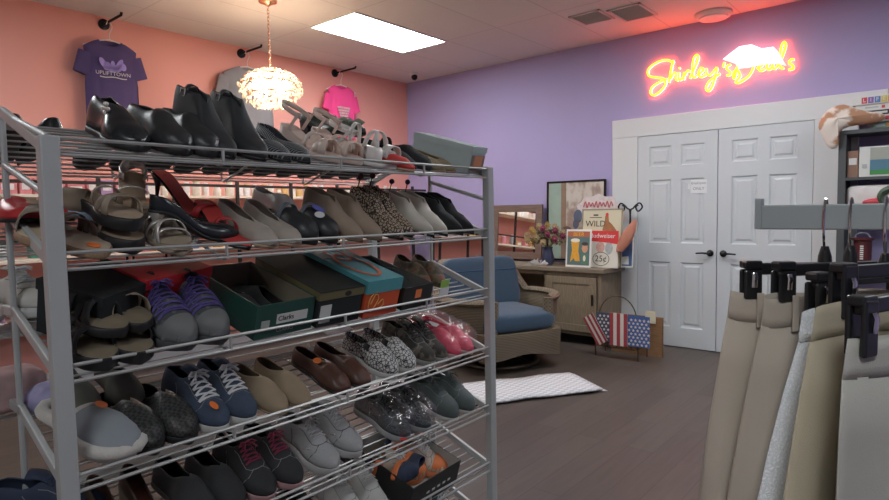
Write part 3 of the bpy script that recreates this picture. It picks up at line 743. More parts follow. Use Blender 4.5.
# shell: back and arms
out = []
for i in range(41):
    a = radians(-150+300*i/40)+pi     # around the rear
    fr_ = abs(a-pi)/radians(150)
    x = .46*cos(a)*(1 if cos(a) < 0 else .86); y = .47*sin(a)
    hz = .86-.01*cos(3*(a-pi)) if fr_ < .27 else .86-(.86-.58)*min(1, ((fr_-.27)/.13))**.8
    out.append((x, y, hz, fr_))
rows = [[(x*.92, y*.94, .16) for x, y, h_, f in out], [(x*.97, y*.98, .34) for x, y, h_, f in out], [(x*(1.03), y*1.02, (.34+h_)/2) for x, y, h_, f in out], [(x*(1.04 if f < .3 else 1.0), y*1.05, h_) for x, y, h_, f in out]]
MB().grid(rows).build('shell', WICK, ch, smooth=True, solid=.05)
MB().tube([(x*(1.03 if f < .3 else .98), y*1.0, h_+.01) for x, y, h_, f in out], .042, 8, flat=.7).build('top_rim', WICKP, ch, smooth=True)
for s in (-1, 1):
    MB().tube([(out[0][0]*.98, s*abs(out[0][1]), .60), (out[0][0]*.99, s*abs(out[0][1])*1.02, .38), (out[0][0]*.94, s*abs(out[0][1])*.97, .17)], .045, 8, flat=.8).build('arm_front', WICKP, ch, smooth=True)
softbox((-.30, -.31, .335), (.40, .31, .49), puff=.012).build('seat_cushion', BLUE, ch, smooth=True, sub=1)
M = Matrix.Translation((-.27, 0, .665)) @ Matrix.Rotation(radians(-14), 4, 'Y')
bc = softbox((-.085, -.34, -.24), (.085, .34, .25), puff=.0, M=M).build('back_cushion', BLUE, ch, smooth=True, sub=1)
MB().tube([tuple(M @ Vector((.085, y, .11))) for y in (-.3, -.15, 0, .15, .3)], .005, 6).build('seam', mat('cushion_seam', (.03, .07, .15), .9, var=0), bc)

# rug
RUGM = pattern('white_woven_rug', 'weave', (.46, .47, .50), (.62, .63, .66), 30, .95, th=.5, bump=.8, rot=(0, 0, .2))
rg = empty('rug', 'small white woven rug with fringed end on the dark floor', 'rug', M=Matrix.Translation((3.56, 2.475, 0)) @ Matrix.Rotation(radians(-33), 4, 'Z'))
rows = []
for i in range(31):
    u = -.70+1.38*i/30
    rows.append([(u, -.245+.49*j/8+.006*sin(u*19), .014+.003*sin(u*13+j)) for j in range(9)])
MB().grid(rows).build('pile', RUGM, rg, smooth=True, solid=.012)
f_ = MB()
for i in range(34):
    y = -.24+.48*i/33; f_.tube([(.675, y, .010), (.70, y+.003*sin(i*3), .007), (.725, y+.006*sin(i*2), .004)], .0035, 4)
f_.build('fringe', mat('fringe_white', (.55, .56, .58), .95, var=0), rg)

# ================================================================ BOOKSHELF WITH GAMES
GREYB = mat('dark_grey_bookcase', (.075, .08, .085), .5, var=.05)
bk = empty('bookcase', 'dark grey bookcase holding games to the right of the double doors', 'bookcase', loc=(5.46, 0, 0))
for ya in (.61, -.95): MB().span((0, ya, 0), (.29, ya+.05, 1.87)).build('side_panel', GREYB, bk, bevel=.002)
for zz in (.10, .48, .86, 1.30, 1.545): MB().span((.005, -.9, zz-.022), (.29, .61, zz)).build('shelf', GREYB, bk)
MB().span((-.01, -.96, 1.87), (.30, .67, 1.90)).build('top', GREYB, bk, bevel=.002)
def game(lab, x0, y0, y1, z0, h, body, txts=(), d=.25, rz=0):
    o = empty('board_game', lab, 'board game', loc=(5.46+x0, (y0+y1)/2, z0), rz=rz)
    W = y1-y0
    MB().span((0, -W/2, 0), (d, W/2, h)).build('box', body, o, bevel=.002)
    for q_, (b_, sz, y, z, m) in enumerate(txts):
        if b_ == '#': MB().span((-.0012-.0012*q_, y-sz[0]/2, z-sz[1]/2), (0, y+sz[0]/2, z+sz[1]/2)).build('printed_block', m, o)
        else: text(b_, sz, m, o, (-.0085, y, z), R90)
    return o
gc = lambda n, c: mat('game_'+n, c, .45, var=.06, vscale=12)
g_w = gc('white', (.62, .62, .60)); g_k = gc('black', (.03, .03, .035)); g_r = gc('red', (.55, .05, .07)); g_g = gc('green', (.16, .34, .26)); g_gr = gc('grey', (.4, .42, .42)); g_or = gc('orange', (.62, .30, .08)); g_v = gc('violet', (.26, .13, .4)); g_b = gc('blue', (.1, .2, .45)); g_y = gc('yellow', (.65, .5, .1)); g_t = gc('tan', (.42, .33, .24))
game('green edged game box at the bottom of the stack on the bookcase', .02, .02, .46, 1.90, .045, g_g, [('#', (.06, .03), .10, .022, g_or), ('#', (.07, .02), .17, .02, g_gr)])
game('white game box with red lettering above the green one on the bookcase', .0, 0, .50, 1.945, .05, g_w, [('#', (.026, .026), .215-.034*i, .026, g_r) for i in range(5)])
game('thin black game box in the middle of the stack on the bookcase', .01, -.02, .60, 1.995, .038, g_k, [('#', (.10, .022), .23, .02, gc('rose', (.5, .2, .22))), ('#', (.09, .014), .12, .02, g_w)])
game('white game box with grey lettering second from the top on bookcase', .01, -.02, .56, 2.033, .045, g_w, [('#', (.08, .012), .19, .023, g_gr), ('#', (.02, .02), .12, .022, g_r)])
o = game('topmost white game box with coloured squares spelling LIFE on bookcase', .0, -.04, .58, 2.078, .062, g_w, [('#', (.034, .045), .235, .031, g_r), ('#', (.034, .045), .195, .031, g_v), ('#', (.034, .045), .155, .031, g_b), ('#', (.034, .045), .115, .031, g_y), ('#', (.034, .045), .075, .031, g_or),
    ('L', .04, .235, .031, g_w), ('I', .04, .195, .031, g_w), ('F', .04, .155, .031, g_w), ('E', .04, .115, .031, g_w)])
def upright(lab, y0, y1, z, h, body, extra=(), d=.05, name='board_game'):
    return game(lab, .03, y0, y1, z, h, body, extra, d)
upright('brown patterned box at the left end of the upper bookcase shelf', .535, .605, 1.545, .20, gc('brownpattern', (.25, .14, .1)), [('#', (.05, .05), 0, .12, g_w)])
upright('puzzle box with a green mountain lake picture on the upper bookcase shelf', .33, .53, 1.545, .225, g_w, [('#', (.125, .20), -.03, .115, gc('lakegrey', (.35, .36, .32))), ('#', (.125, .09), -.03, .08, gc('lakeblue', (.09, .2, .28))), ('#', (.125, .035), -.03, .032, gc('lakegreen', (.06, .25, .08))), ('#', (.03, .03), .065, .08, g_gr)])
upright('yellow and orange game box right of the lake puzzle', .10, .325, 1.545, .215, g_y, [('#', (.2, .045), 0, .025, g_or), ('#', (.1, .06), .02, .09, g_g)])
# christmas pile
o = empty('plush_pile', 'red and white knitted cloth bundle under the lake puzzle on bookcase', 'cloth', loc=(5.58, .46, 1.30))
softbox((-.09, -.16, 0), (.09, .15, .18), puff=.01).build('white_cloth', mat('fleece_white', (.62, .58, .57), .95, var=.15, vscale=20), o, smooth=True)
MB().ball((-.09, -.05, .055), .06, 6, sc=(.5, 1.6, .5)).build('red_cloth', g_r, o, smooth=True)
o = empty('wreath', 'small dark green wreath with pale centre on the bookcase shelf', 'wreath', loc=(5.475, .33, 1.39))
MB().tube([(0, .06*cos(a*pi/10), .06*sin(a*pi/10)) for a in range(20)], .025, 7, closed=True).build('ring', gc('pine', (.04, .07, .04)), o, smooth=True)
MB().ball((-.005, 0, 0), .022, 6).build('centre', g_w, o, smooth=True)
o = empty('plush_ball', 'red round ornament right of the small green wreath', 'ornament', loc=(5.52, .20, 1.36))
MB().ball((0, 0, 0), .06, 8).build('ball', g_r, o, smooth=True); MB().tube([(0, 0, .055), (0, 0, .075)], .01, 6).build('cap', GOLD, o)
o = empty('yarn_spool', 'dark red spool with pale lettering on the middle bookcase shelf', 'spool', loc=(5.56, .50, .86))
MB().lathe([(.075, 0), (.075, .012), (.058, .02), (.058, .20), (.075, .208), (.075, .222)], n=24).build('body', mat('maroon', (.10, .02, .022), .4, var=.1), o, smooth=True)
[MB().span((-.0605, -.011, .06+.016*i), (-.058, .011, .07+.016*i)).build('pale_print', g_w, o) for i in range(7)]
MB().tube([(-.02, .05*cos(a*pi/8), .222+.04*sin(a*pi/8)) for a in range(9)], .003, 5).build('bail', g_gr, o)
o = empty('white_ball', 'white round ornament beside the dark red spool', 'ornament', loc=(5.50, .585, .887)); MB().ball((0, 0, 0), .027, 8).build('ball', g_w, o, smooth=True)
o = empty('yellow_ring', 'small yellow ring ornament in front of the dark red spool', 'ornament', loc=(5.475, .44, .87)); MB().tube([(0.02*cos(a*pi/8), .04*sin(a*pi/8), 0) for a in range(16)], .01, 6, closed=True).build('ring', g_y, o, smooth=True)
upright('dark green box on the middle bookcase shelf beyond the spool', .1, .3, .86, .2, g_g)
# draped fur
o = empty('fur_pelt', 'white and tan fur piece draped over the bookcase top corner', 'fur', loc=(5.43, .70, 1.99))
outl = [(.00, .10), (.07, .12), (.14, .08), (.22, .03), (.33, .02), (.36, -.03), (.28, -.07), (.16, -.06), (.06, -.075), (.04, -.14), (.055, -.22), (-.0, -.25), (-.05, -.2), (-.06, -.12), (-.11, -.06), (-.08, .02), (-.05, .07)]
rows = []
for f, dx in ((.02, -.045), (.5, -.04), (.85, -.02), (1, 0), (.85, .012), (.02, .014)):
    cx, cy = .04, 0
    rows.append([(dx-.006*sin(5*i), -(cx+(u-cx)*f), cy+(v-cy)*f) for i, (u, v) in enumerate(outl)])
FUR = pattern('tan_white_fur', 'noise', (.38, .20, .12), (.66, .58, .52), 7, .95, th=.47, bump=.6)
MB().grid(rows, closed=True).build('pelt', FUR, o, smooth=True, sub=1)

# ================================================================ SHOE RACK
Y0, XL, XR, ZT, SP = 1.36, .40, 1.87, 1.50, .23
AL = radians(16.5); SL = math.tan(AL)
RACKG = mat('rack_grey_metal', (.47, .49, .49), .45, .1, var=.05, vscale=8)
WIRE = mat('rack_chrome_wire', (.50, .505, .50), .38, .35, var=0)
rk = empty('shoe_rack', 'grey metal double sided wire shoe rack filled with shoes', 'shoe rack', loc=(XL, Y0, 0))
DX = XR-XL
YM, YM2, YR = .30, .36, .66
def post(x, y, w, d, z1): MB().span((x-w/2, y-d/2, 0), (x+w/2, y+d/2, z1)).build('post', RACKG, rk, bevel=.004)
post(0, 0, .036, .03, ZT+.003); post(DX, 0, .036, .03, ZT+.008)
for x in (0, DX): post(x, YR, .036, .03, ZT+.02); post(x, YM+.0, .013, .013, ZT+.085)
for k in range(7):
    zf = ZT-.028-k*SP; zr = zf+SL*YM
    w = MB(); r = .0028
    w.tube([(.0, -.004, zf+.028), (DX, -.004, zf+.028)], .0041, 6)
    w.tube([(.0, -.004, zf-.006), (DX, -.004, zf-.006)], .0041, 6)
    w.tube([(.0, YR+.004, zf+.028), (DX, YR+.004, zf+.028)], .0036, 6); w.tube([(.0, YR+.004, zf-.006), (DX, YR+.004, zf-.006)], .0036, 6)
    for i in range(9):
        y = .015+i*.0345
        w.tube([(.01, y, zf+SL*y-r), (DX-.01, y, zf+SL*y-r)], r, 5)
        w.tube([(.01, YR-y, zf+SL*y-r), (DX-.01, YR-y, zf+SL*y-r)], r, 5)
    for i in range(3): w.tube([(.01, YM+.01+.02*i, zr-r), (DX-.01, YM+.01+.02*i, zr-r)], r, 5)
    sh = w.build('wire_shelf', WIRE, rk, smooth=True)
    for x in (.37, .74, 1.10):
        s = MB(); s.tube([(x, -.004, zf+.028), (x, -.004, zf-.008), (x, .01, zf-.01), (x, YM, zr-.012), (x, YM2, zr-.012), (x, YR-.01, zf-.01), (x, YR+.004, zf-.008), (x, YR+.004, zf+.028)], .0042, 6)
        s.build('cross_wire', WIRE, sh, smooth=True)
    for x in (0.0, DX):
        s = MB()
        for x_, in ((x,),):
            pts = [(0, zf+.002), (YM-.01, zr+.022), (YM2+.01, zr+.022), (YR, zf+.002)]
            for (ya, za), (yb, zb) in zip(pts, pts[1:]):
                L_ = sqrt((yb-ya)**2+(zb-za)**2); a = math.atan2(zb-za, yb-ya)
                s.box((0, 0, 0), (.014, L_+.012, .024), M=Matrix.Translation((x_, (ya+yb)/2, (za+zb)/2)) @ Matrix.Rotation(a, 4, 'X'))
        s.build('side_bar', RACKG, rk, bevel=.003)
for x in (0, DX):
    for z in (ZT, ZT-.12):
        MB().tube([(x, .0, z), (x, YM, z+SL*YM-.005)], .0075, 8).build('side_brace', RACKG, rk, smooth=True)

def rear(k, X, v, yaw=0, lift=0, roll=0):
    """frame on the rear slope of shelf k, toes towards the coral wall"""
    zf = ZT-.028-k*SP; f = Vector((0, cos(AL), -sin(AL))); n = Vector((0, sin(AL), cos(AL))); l = n.cross(f)
    return Matrix.Translation(Vector((X, Y0+YR-v*cos(AL), zf+v*sin(AL)))+n*(lift+.0015)) @ Matrix((f, l, n)).transposed().to_4x4() @ Matrix.Rotation(radians(yaw), 4, 'Z') @ Matrix.Rotation(radians(roll), 4, 'X')
def frame(k, X, v, yaw=0, lift=0, roll=0, pitch=0, back=False):
    """frame on shelf k: local x toward the shelf front, y along the rack, z off the shelf"""
    zf = ZT-.028-k*SP
    f = Vector((0, -cos(AL), -sin(AL))); n = Vector((0, -sin(AL), cos(AL)))
    if v*cos(AL) > YM:      # flat top strip and rear slope
        f = Vector((0, -1, 0)); n = Vector((0, 0, 1)); p = Vector((X, Y0+v*cos(AL), zf+SL*YM))
    else: p = Vector((X, Y0+v*cos(AL), zf+v*sin(AL)))
    l = n.cross(f)
    R = Matrix((f, l, n)).transposed().to_4x4()
    return Matrix.Translation(p+n*(lift+.0015)) @ R @ Matrix.Rotation(radians(yaw), 4, 'Z') @ Matrix.Rotation(radians(roll), 4, 'X') @ Matrix.Rotation(radians(pitch), 4, 'Y')

# ---------------------------------------------------------------- shoe building
NSTA = 22
def stations():
    return [.5-.5*cos(pi*i/NSTA) for i in range(NSTA+1)]
class Last:
    def __init__(s, L=.25, W=.088, toe='round', heel=0, th=.012, plat=0):
        s.L, s.W, s.toe, s.heel, s.th, s.plat = L, W, toe, heel, th, plat
    def w(s, t):
        base = lerp_tab([(0, .68), (.15, .70), (.42, .66), (.70, 1.0), (.85, .94), (1, .8)], t)
        if t < .13: base *= sqrt(max(0, 1-(1-t/.13)**2))
        c = {'round': .22, 'almond': .32, 'point': .48, 'square': .12}[s.toe]; p = {'round': .5, 'almond': .6, 'point': .95, 'square': .4}[s.toe]
        if t > 1-c: base *= max(0, 1-((t-(1-c))/c)**2)**p if s.toe != 'point' else max(0, 1-((t-(1-c))/c)**1.5)**.85
        return base*s.W/2
    def zb(s, t):
        if s.heel == 0: return s.plat*0
        return s.heel*(1-lerp_tab([(.05, 0), (.65, 1)], t)) if s.heel else 0
    def x(s, t): return (t-.5)*s.L
    def top(s, t): return s.zb(t)+s.th
def sole(l, m, parent, name='sole', flare=1.04, wedge=False, tfun=None, spring=.0, n_=None):
    mb = MB(); rows = []
    for t in stations():
        w = l.w(t)*flare; zt = l.top(t); zb = 0 if wedge else l.zb(t)
        if spring: zb += spring*max(0, (t-.8)/.2)**2
        e = min(.003, (zt-zb)*.3); xx = l.x(t)+ (l.L*.012 if t > .99 else (-l.L*.012 if t < .01 else 0))
        rows.append([(xx, -w+e, zb), (xx, -w, zb+e), (xx, -w, zt-e), (xx, -w+e, zt), (xx, 0, zt), (xx, w-e, zt), (xx, w, zt-e), (xx, w, zb+e), (xx, w-e, zb), (xx, 0, zb)] if w > .004 else
                    [(xx, -w, zb), (xx, -w, zb+e), (xx, -w, zt-e), (xx, -w, zt), (xx, 0, zt), (xx, w, zt), (xx, w, zt-e), (xx, w, zb+e), (xx, w, zb), (xx, 0, zb)])
    mb.grid(rows, closed=True)
    return mb.build(name, m, parent, smooth=True, weld=True, angle=60)
def S(l, t, th, h, p=.80):
    w = l.w(t); c = cos(th)
    return Vector((l.x(t), math.copysign(w*abs(c)**p, -c), l.top(t)-.001+h*abs(sin(th))**p))
def upper(l, m, parent, H, t1, op=62, name='upper', thick=.0028, p=.80, K=7, t0=0, front_only=False):
    """H: table of arch heights; opening from the heel to station t1; op = wall angle (deg) along the collar"""
    mb = MB(); left = []; right = []
    sts = [t for t in stations() if t >= t0]
    if front_only: sts = [t0]+[t for t in sts if t > t0+.01]
    for t in sts:
        h = lerp_tab(H, t)
        if front_only or t >= t1: a = pi/2
        else:
            u = t/t1; a = radians(op)+(pi/2-radians(op))*max(0, (u-.55)/.45)**2.2
        left.append([tuple(S(l, t, a*j/K, h, p)) for j in range(K+1)])
        right.append([tuple(S(l, t, pi-a*j/K, h, p)) for j in range(K+1)])
    mb.grid(left); mb.grid(right)
    return mb.build(name, m, parent, smooth=True, weld=True, solid=thick, angle=75)
def insole(l, m, parent, t0=.0, t1=.75, dz=.0015, k=.93):
    mb = MB(); rows = []
    for t in stations():
        if t0 <= t <= t1:
            w = l.w(t)*k; rows.append([(l.x(t), -w, l.top(t)+dz), (l.x(t), 0, l.top(t)+dz), (l.x(t), w, l.top(t)+dz)])
    return mb.grid(rows).build('insole', m, parent, smooth=True)
def arch(l, ta, tb, h, width, m, parent, name='strap', th=.0025, a0=0, a1=pi, p=.75, lift=0, n=14):
    """ribbon over the foot from left edge at station ta to right edge at station tb"""
    rows = []
    for i in range(n+1):
        f = i/n; a = a0+(a1-a0)*f; t = ta+(tb-ta)*f
        r = []
        for d in (-.5, 0, .5):
            tt = min(.99, max(.01, t+d*width/l.L)); q = S(l, tt, a, h, p); q.z += lift; r.append(tuple(q))
        rows.append(r)
    return MB().grid(rows).build(name, m, parent, smooth=True, solid=th)
def laces(l, m, parent, H, ta, tb, n=5, r=.0024, bow=True, spread=.55):
    mb = MB()
    pa = [ta+(tb-ta)*i/(n-1) for i in range(n)]
    for i, t in enumerate(pa):
        h = lerp_tab(H, t)+.004; t2 = pa[min(i+1, n-1)]; h2 = lerp_tab(H, t2)+.004
        for s_ in (0, 1):
            pts = []
            for q in range(7):
                f = q/6; a = pi/2-spread+2*spread*f
                if s_: a = pi-a
                tt = t+(t2-t)*f*.9; pts.append(tuple(S(l, tt, a, h+(h2-h)*f)+Vector((0, 0, .001))))
            mb.tube(pts, r, 5, flat=.6)
    if bow:
        h = lerp_tab(H, ta)+.006; c = S(l, ta, pi/2, h)
        for s_ in (-1, 1):
            mb.tube([tuple(c+Vector(q)) for q in ((0, 0, 0), (.004, s_*.016, .006), (.012, s_*.028, .001), (.008, s_*.018, -.003), (0, 0, 0))], r, 5)
            mb.tube([tuple(c+Vector(q)) for q in ((0, 0, 0), (.014, s_*.010, .003), (.028, s_*.02, -.005))], r, 5)
    return mb.build('laces', m, parent, smooth=True)
def sticker(parent, p, size=(.03, .022), col='orange', rot=(0, 0, 0)):
    m = mat('sticker_'+col, {'orange': (.85, .20, .04), 'blue': (.12, .14, .5), 'white': (.7, .7, .7), 'yellow': (.7, .5, .1)}[col], .5, var=0)
    a = MB().poly(ell(0, 0, size[0]/2, size[1]/2, 16), 0, .0008, M=Matrix.Translation(p) @ Euler(rot).to_matrix().to_4x4())
    return a.build('price_sticker', m, parent)
def block_heel(l, m, parent, t1=.26, taper=.85, name='heel'):
    mb = MB(); rows = []
    sts = [t for t in stations() if t <= t1]
    bot = []; tp = []
    for sgn in (1, -1):
        for t in (sts if sgn > 0 else sts[::-1]):
            w = l.w(t)*.97
            tp.append((l.x(t), sgn*w, l.zb(t)+.002)); xc = l.x(.12); bot.append((xc+(l.x(t)-xc)*taper, sgn*w*taper, 0))
    mb.grid([tp, bot, [(l.x(.12), 0, 0)]*len(bot)], closed=True)
    return mb.build(name, m, parent, smooth=True, weld=True)
def stiletto(l, m, parent, name='heel'):
    x = l.x(.07); h = l.zb(.07)
    return MB().lathe([(.005, 0), (.0045, h*.3), (.007, h*.6), (.014, h*.85), (.022, h+.003)], c=(x, 0, 0), n=12).build(name, m, parent, smooth=True)

def fab(name, c, rough=.75, **k): return mat('shoe_'+name, c, rough, **k)
SW = fab('sole_white', (.58, .58, .57), .6, var=.06); SB = fab('sole_black', (.018, .018, .02), .5, var=.1); ST = fab('insole_tan', (.50, .36, .24), .7, var=.1)
SGRY = fab('insole_grey', (.22, .22, .22), .8, var=.1); SCORK = fab('cork', (.36, .24, .15), .8, var=.3, vscale=200)
HSNK = [(0, .062), (.14, .072), (.32, .066), (.46, .082), (.58, .064), (.78, .038), (.92, .029), (1, .012)]
HLOAF = [(0, .050), (.2, .044), (.42, .05), (.55, .054), (.75, .036), (.9, .026), (1, .010)]
HFLAT = [(0, .044), (.2, .036), (.45, .030), (.62, .036), (.8, .032), (1, .012)]
def sneaker(M, lab, um, sm=SW, lm=None, L=.255, W=.092, th=.024, group=None, name='sneaker', extra=None, H=HSNK, t1=.50, tongue=None, ins=SGRY, op=60, toecap=None, nl=5, bow=True, stick=None, toe='round', lr=.0024, lsp=.55, lb=.66):
    o = empty(name, lab, 'shoe', group, M=M); l = Last(L, W, toe, 0, th)
    sole(l, sm, o, spring=.006); upper(l, um, o, H, t1, op); insole(l, ins, o, t1=min(.7, t1+.1))
    if lm:
        tg = MB(); rows = []
        for i in range(7):
            t = .36+(.62-.36)*i/6; h = lerp_tab(H, t)+.003+(.022*(1-i/3) if i < 3 else 0)
            w_ = .020-.004*i/6
            rows.append([(l.x(t)-(.014*(1-i/3) if i < 3 else 0), -w_, l.top(t)+h-.006), (l.x(t)-(.014*(1-i/3) if i < 3 else 0), 0, l.top(t)+h), (l.x(t)-(.014*(1-i/3) if i < 3 else 0), w_, l.top(t)+h-.006)])
        MB().grid(rows).build('tongue', tongue or um, o, smooth=True, solid=.004)
        laces(l, lm, o, H, .47, lb, nl, bow=bow, r=lr, spread=lsp)
        st_ = MB()
        for s_ in (-1, 1):
            st_.tube([tuple(S(l, t, pi/2+s_*a, lerp_tab(H, t)+.0012)) for t, a in ((.42, .75), (.5, .72), (.6, .68), (.68, .60), (.72, .35), (.73, 0))], .0011, 4)
            st_.tube([tuple(S(l, t, pi/2+s_*a, lerp_tab(H, t)+.0012)) for t, a in ((.30, .9), (.34, 1.15), (.36, 1.4), (.36, 1.55))], .0011, 4)
            st_.tube([tuple(S(l, t, pi/2+s_*a, lerp_tab(H, t)+.0012)) for t, a in ((.72, .2), (.76, .7), (.74, 1.15), (.72, 1.5))], .0011, 4)
        st_.build('stitching', ins, o)
    if toecap:
        rows = []
        for t in [.84, .88, .92, .96, .99]:
            rows.append([tuple(S(l, t, pi*j/12, lerp_tab(H, t)+.0025)+Vector((.001, 0, 0))) for j in range(13)])
        MB().grid(rows).build('toe_cap', toecap, o, smooth=True)
    if stick: sticker(o, (l.x(.80), .0, l.top(.8)+.047), (.03, .02), stick, (0, .3, 0))
    if extra: extra(o, l)
    return o
def slipon(M, lab, um, sm=SB, L=.25, W=.086, th=.010, H=HLOAF, t1=.54, op=50, name='loafer', ins=ST, toe='round', heel=0, extra=None, blk=True, stick=None, group=None, cat='shoe'):
    o = empty(name, lab, cat, group, M=M); l = Last(L, W, toe, heel, th)
    sole(l, sm, o); upper(l, um, o, H, t1, op); insole(l, ins, o, t1=min(.8, t1+.12))
    if heel and blk: block_heel(l, sm if blk is True else blk, o)
    if stick: sticker(o, (l.x(.2), 0, l.top(.2)+.003), (.032, .026), stick)
    if extra: extra(o, l)
    return o
def ankle(M, lab, um, sm=SB, L=.25, W=.085, th=.010, sh=.125, heel=.035, toe='almond', extra=None, ins=SGRY, name='ankle_boot', op=52, lean=.0):
    o = empty(name, lab, 'boot', M=M); l = Last(L, W, toe, heel, th)
    H = [(0, sh*.93), (.14, sh), (.30, sh*.99), (.44, sh*.95), (.56, sh*.62), (.70, .050), (.82, .038), (.93, .028), (1, .012)]
    sole(l, sm, o); upper(l, um, o, H, .47, op, p=.6); insole(l, ins, o, t1=.5)
    if heel: block_heel(l, sm, o)
    l.H = H
    if extra: extra(o, l)
    return o
def sandal(M, lab, sm, im, straps, smat, L=.24, W=.086, th=.02, heel=0, wedge=False, toe='round', extra=None, name='sandal', stick=None, heelstrap=None):
    """straps: list of (ta, tb, height, width)"""
    o = empty(name, lab, 'shoe', M=M); l = Last(L, W, toe, heel, th)
    sole(l, sm, o, wedge=wedge); insole(l, im, o, t1=1, k=.95)
    for ta, tb, h, wd in straps: arch(l, ta, tb, h, wd, smat, o)
    if heelstrap:
        h, rise = heelstrap
        pts = []
        for i in range(17):
            a = -pi*.75+pi*1.5*i/16
            pts.append((l.x(.2)-.052*cos(a)*1.1+.0, .033*sin(a), l.top(.2)+h+rise*cos(a)))
        mb = MB(); mb.grid([[(x, y, z-.008), (x, y, z+.008)] for x, y, z in pts]); mb.build('ankle_strap', smat, o, smooth=True, solid=.0025)
        for s_ in (-1, 1): MB().grid([[(l.x(.2)+s_*0-.0, s_*.033, l.top(.2)), (l.x(.2)+.012, s_*.033, l.top(.2))], [(l.x(.2)+.03, s_*.031, l.top(.2)+h-.0), (l.x(.2)+.044, s_*.031, l.top(.2)+h)]]).build('side_strap', smat, o, solid=.0025)
    if stick: sticker(o, (l.x(.12 if stick[1] == 'h' else .86), 0, l.top(.12 if stick[1] == 'h' else .86)+.003), (.034, .026), stick[0])
    if extra: extra(o, l)
    return o
def bow_extra(m, t=.68, s=1.0, H=HFLAT):
    def f(o, l):
        h = lerp_tab(H, t)+.006; c = S(l, t, pi/2, h); mb = MB()
        for sd in (-1, 1): mb.tube([tuple(c+Vector(q)*s) for q in ((0, 0, 0), (.004, sd*.014, .006), (.010, sd*.024, .0), (.0, sd*.02, -.004), (0, 0, 0))], .003*s, 5, flat=2)
        mb.ball(tuple(c), .006*s, 5); mb.build('bow', m, o, smooth=True)
    return f
def buckle_extra(m, mm, t=.5, h=.085):
    def f(o, l):
        arch(l, t, t, h, .014, m, o, 'strap')
        q = S(l, t, pi*.28, h); mb = MB()
        mb.tube([(q.x-.010, q.y-.004, q.z-.008), (q.x+.010, q.y-.004, q.z-.008), (q.x+.010, q.y-.004, q.z+.010), (q.x-.010, q.y-.004, q.z+.010)], .0022, 5, closed=True); mb.build('buckle', mm, o, smooth=True)
    return f

# materials for shoes
BLK = fab('black_leather', (.028, .031, .034), .42, var=.3, vscale=20, bump=.15)
BLKG = fab('black_gloss', (.018, .022, .026), .27, var=.2)
BLKM = fab('black_suede', (.024, .026, .028), .85, var=.3, bump=.3, bscale=300)
BLKK = fab('black_mesh', (.026, .027, .030), .8, var=.4, vscale=250, bump=.5, bscale=500)
NUDE = fab('nude_leather', (.70, .56, .49), .4, var=.12); WHL = fab('white_leather', (.74, .71, .68), .35, var=.08)
SILV = fab('silver_strap', (.72, .69, .64), .22, metal=.45, var=.2)
REDL = fab('red_leather', (.50, .035, .04), .35, var=.15); REDI = fab('red_insole', (.62, .06, .055), .5, var=.1)
BEI = fab('beige_leather', (.40, .35, .30), .55, var=.12); TANS = fab('tan_suede', (.31, .24, .18), .9, var=.14, bump=.25, bscale=300)
WHB = fab('cream_leather', (.64, .60, .53), .4, var=.06)
LEO = pattern('shoe_leopard', 'edge', (.035, .025, .02), (.52, .42, .31), 90, .6, th=.13, stops=[(.5, (.38, .27, .18))], vec=(1, 1, 1))
CRACK = pattern('shoe_crackle', 'edge', (.02, .02, .022), (.60, .60, .59), 88, .7, th=.085)
STRIPE = pattern('shoe_black_stripe', 'wave', (.02, .025, .03), (.30, .33, .35), 55, .5, th=.82, rot=(0, 0, .5))
WOVEN = pattern('shoe_woven_black', 'weave', (.014, .015, .016), (.05, .05, .048), 130, .5, th=.5, bump=.6)
CAMO = pattern('shoe_dark_camo', 'noise', (.03, .026, .022), (.12, .105, .085), 26, .8, th=.5)
DENIM = fab('denim_blue', (.05, .072, .115), .9, var=.2, vscale=120, bump=.4, bscale=500)
OLIVE = fab('olive_grey', (.16, .165, .135), .85, var=.15); GREY = fab('light_grey_knit', (.36, .365, .37), .85, var=.12, vscale=150, bump=.4, bscale=500)
GGRN = fab('grey_green', (.095, .12, .12), .85, var=.12, vscale=100, bump=.3, bscale=400); HIKE = pattern('shoe_hiking_grey', 'noise', (.06, .068, .075), (.16, .17, .175), 16, .85, th=.5)
PURL = fab('purple_lace', (.10, .075, .26), .7, var=.1); WLACE = fab('white_lace', (.62, .63, .65), .8, var=.05); BLACE = fab('black_lace', (.02, .02, .022), .8, var=0)
BRN = fab('brown_leather', (.085, .038, .026), .42, var=.35, vscale=18); BRNM = fab('brown_mat', (.16, .10, .07), .7, var=.2)
TANC = fab('tan_canvas', (.31, .235, .155), .9, var=.1, bump=.3, bscale=500); MAROON = fab('maroon_lace', (.25, .03, .07), .7, var=.1)
PNK = fab('pink_canvas', (.78, .10, .17), .6, var=.12); NAVY = fab('navy_canvas', (.03, .045, .085), .8, var=.2)
TEAL = fab('teal_knit', (.10, .24, .26), .8, var=.15); ORG = fab('orange_panel', (.80, .22, .07), .6, var=.1); CRM = fab('cream_knit', (.60, .52, .44), .7, var=.15)

LR = ('left', 'right')
def pair(k, xs, v, fn, what, yaws=(0, 0), lifts=(0, 0), rolls=(0, 0), vs=None, **kw):
    """two shoes, camera-left one first"""
    for i in range(2):
        vv = (vs or (v, v))[i]
        fn(frame(k, xs[i], vv, yaws[i], lifts[i], rolls[i]), LR[i]+' shoe of the '+what, **kw)

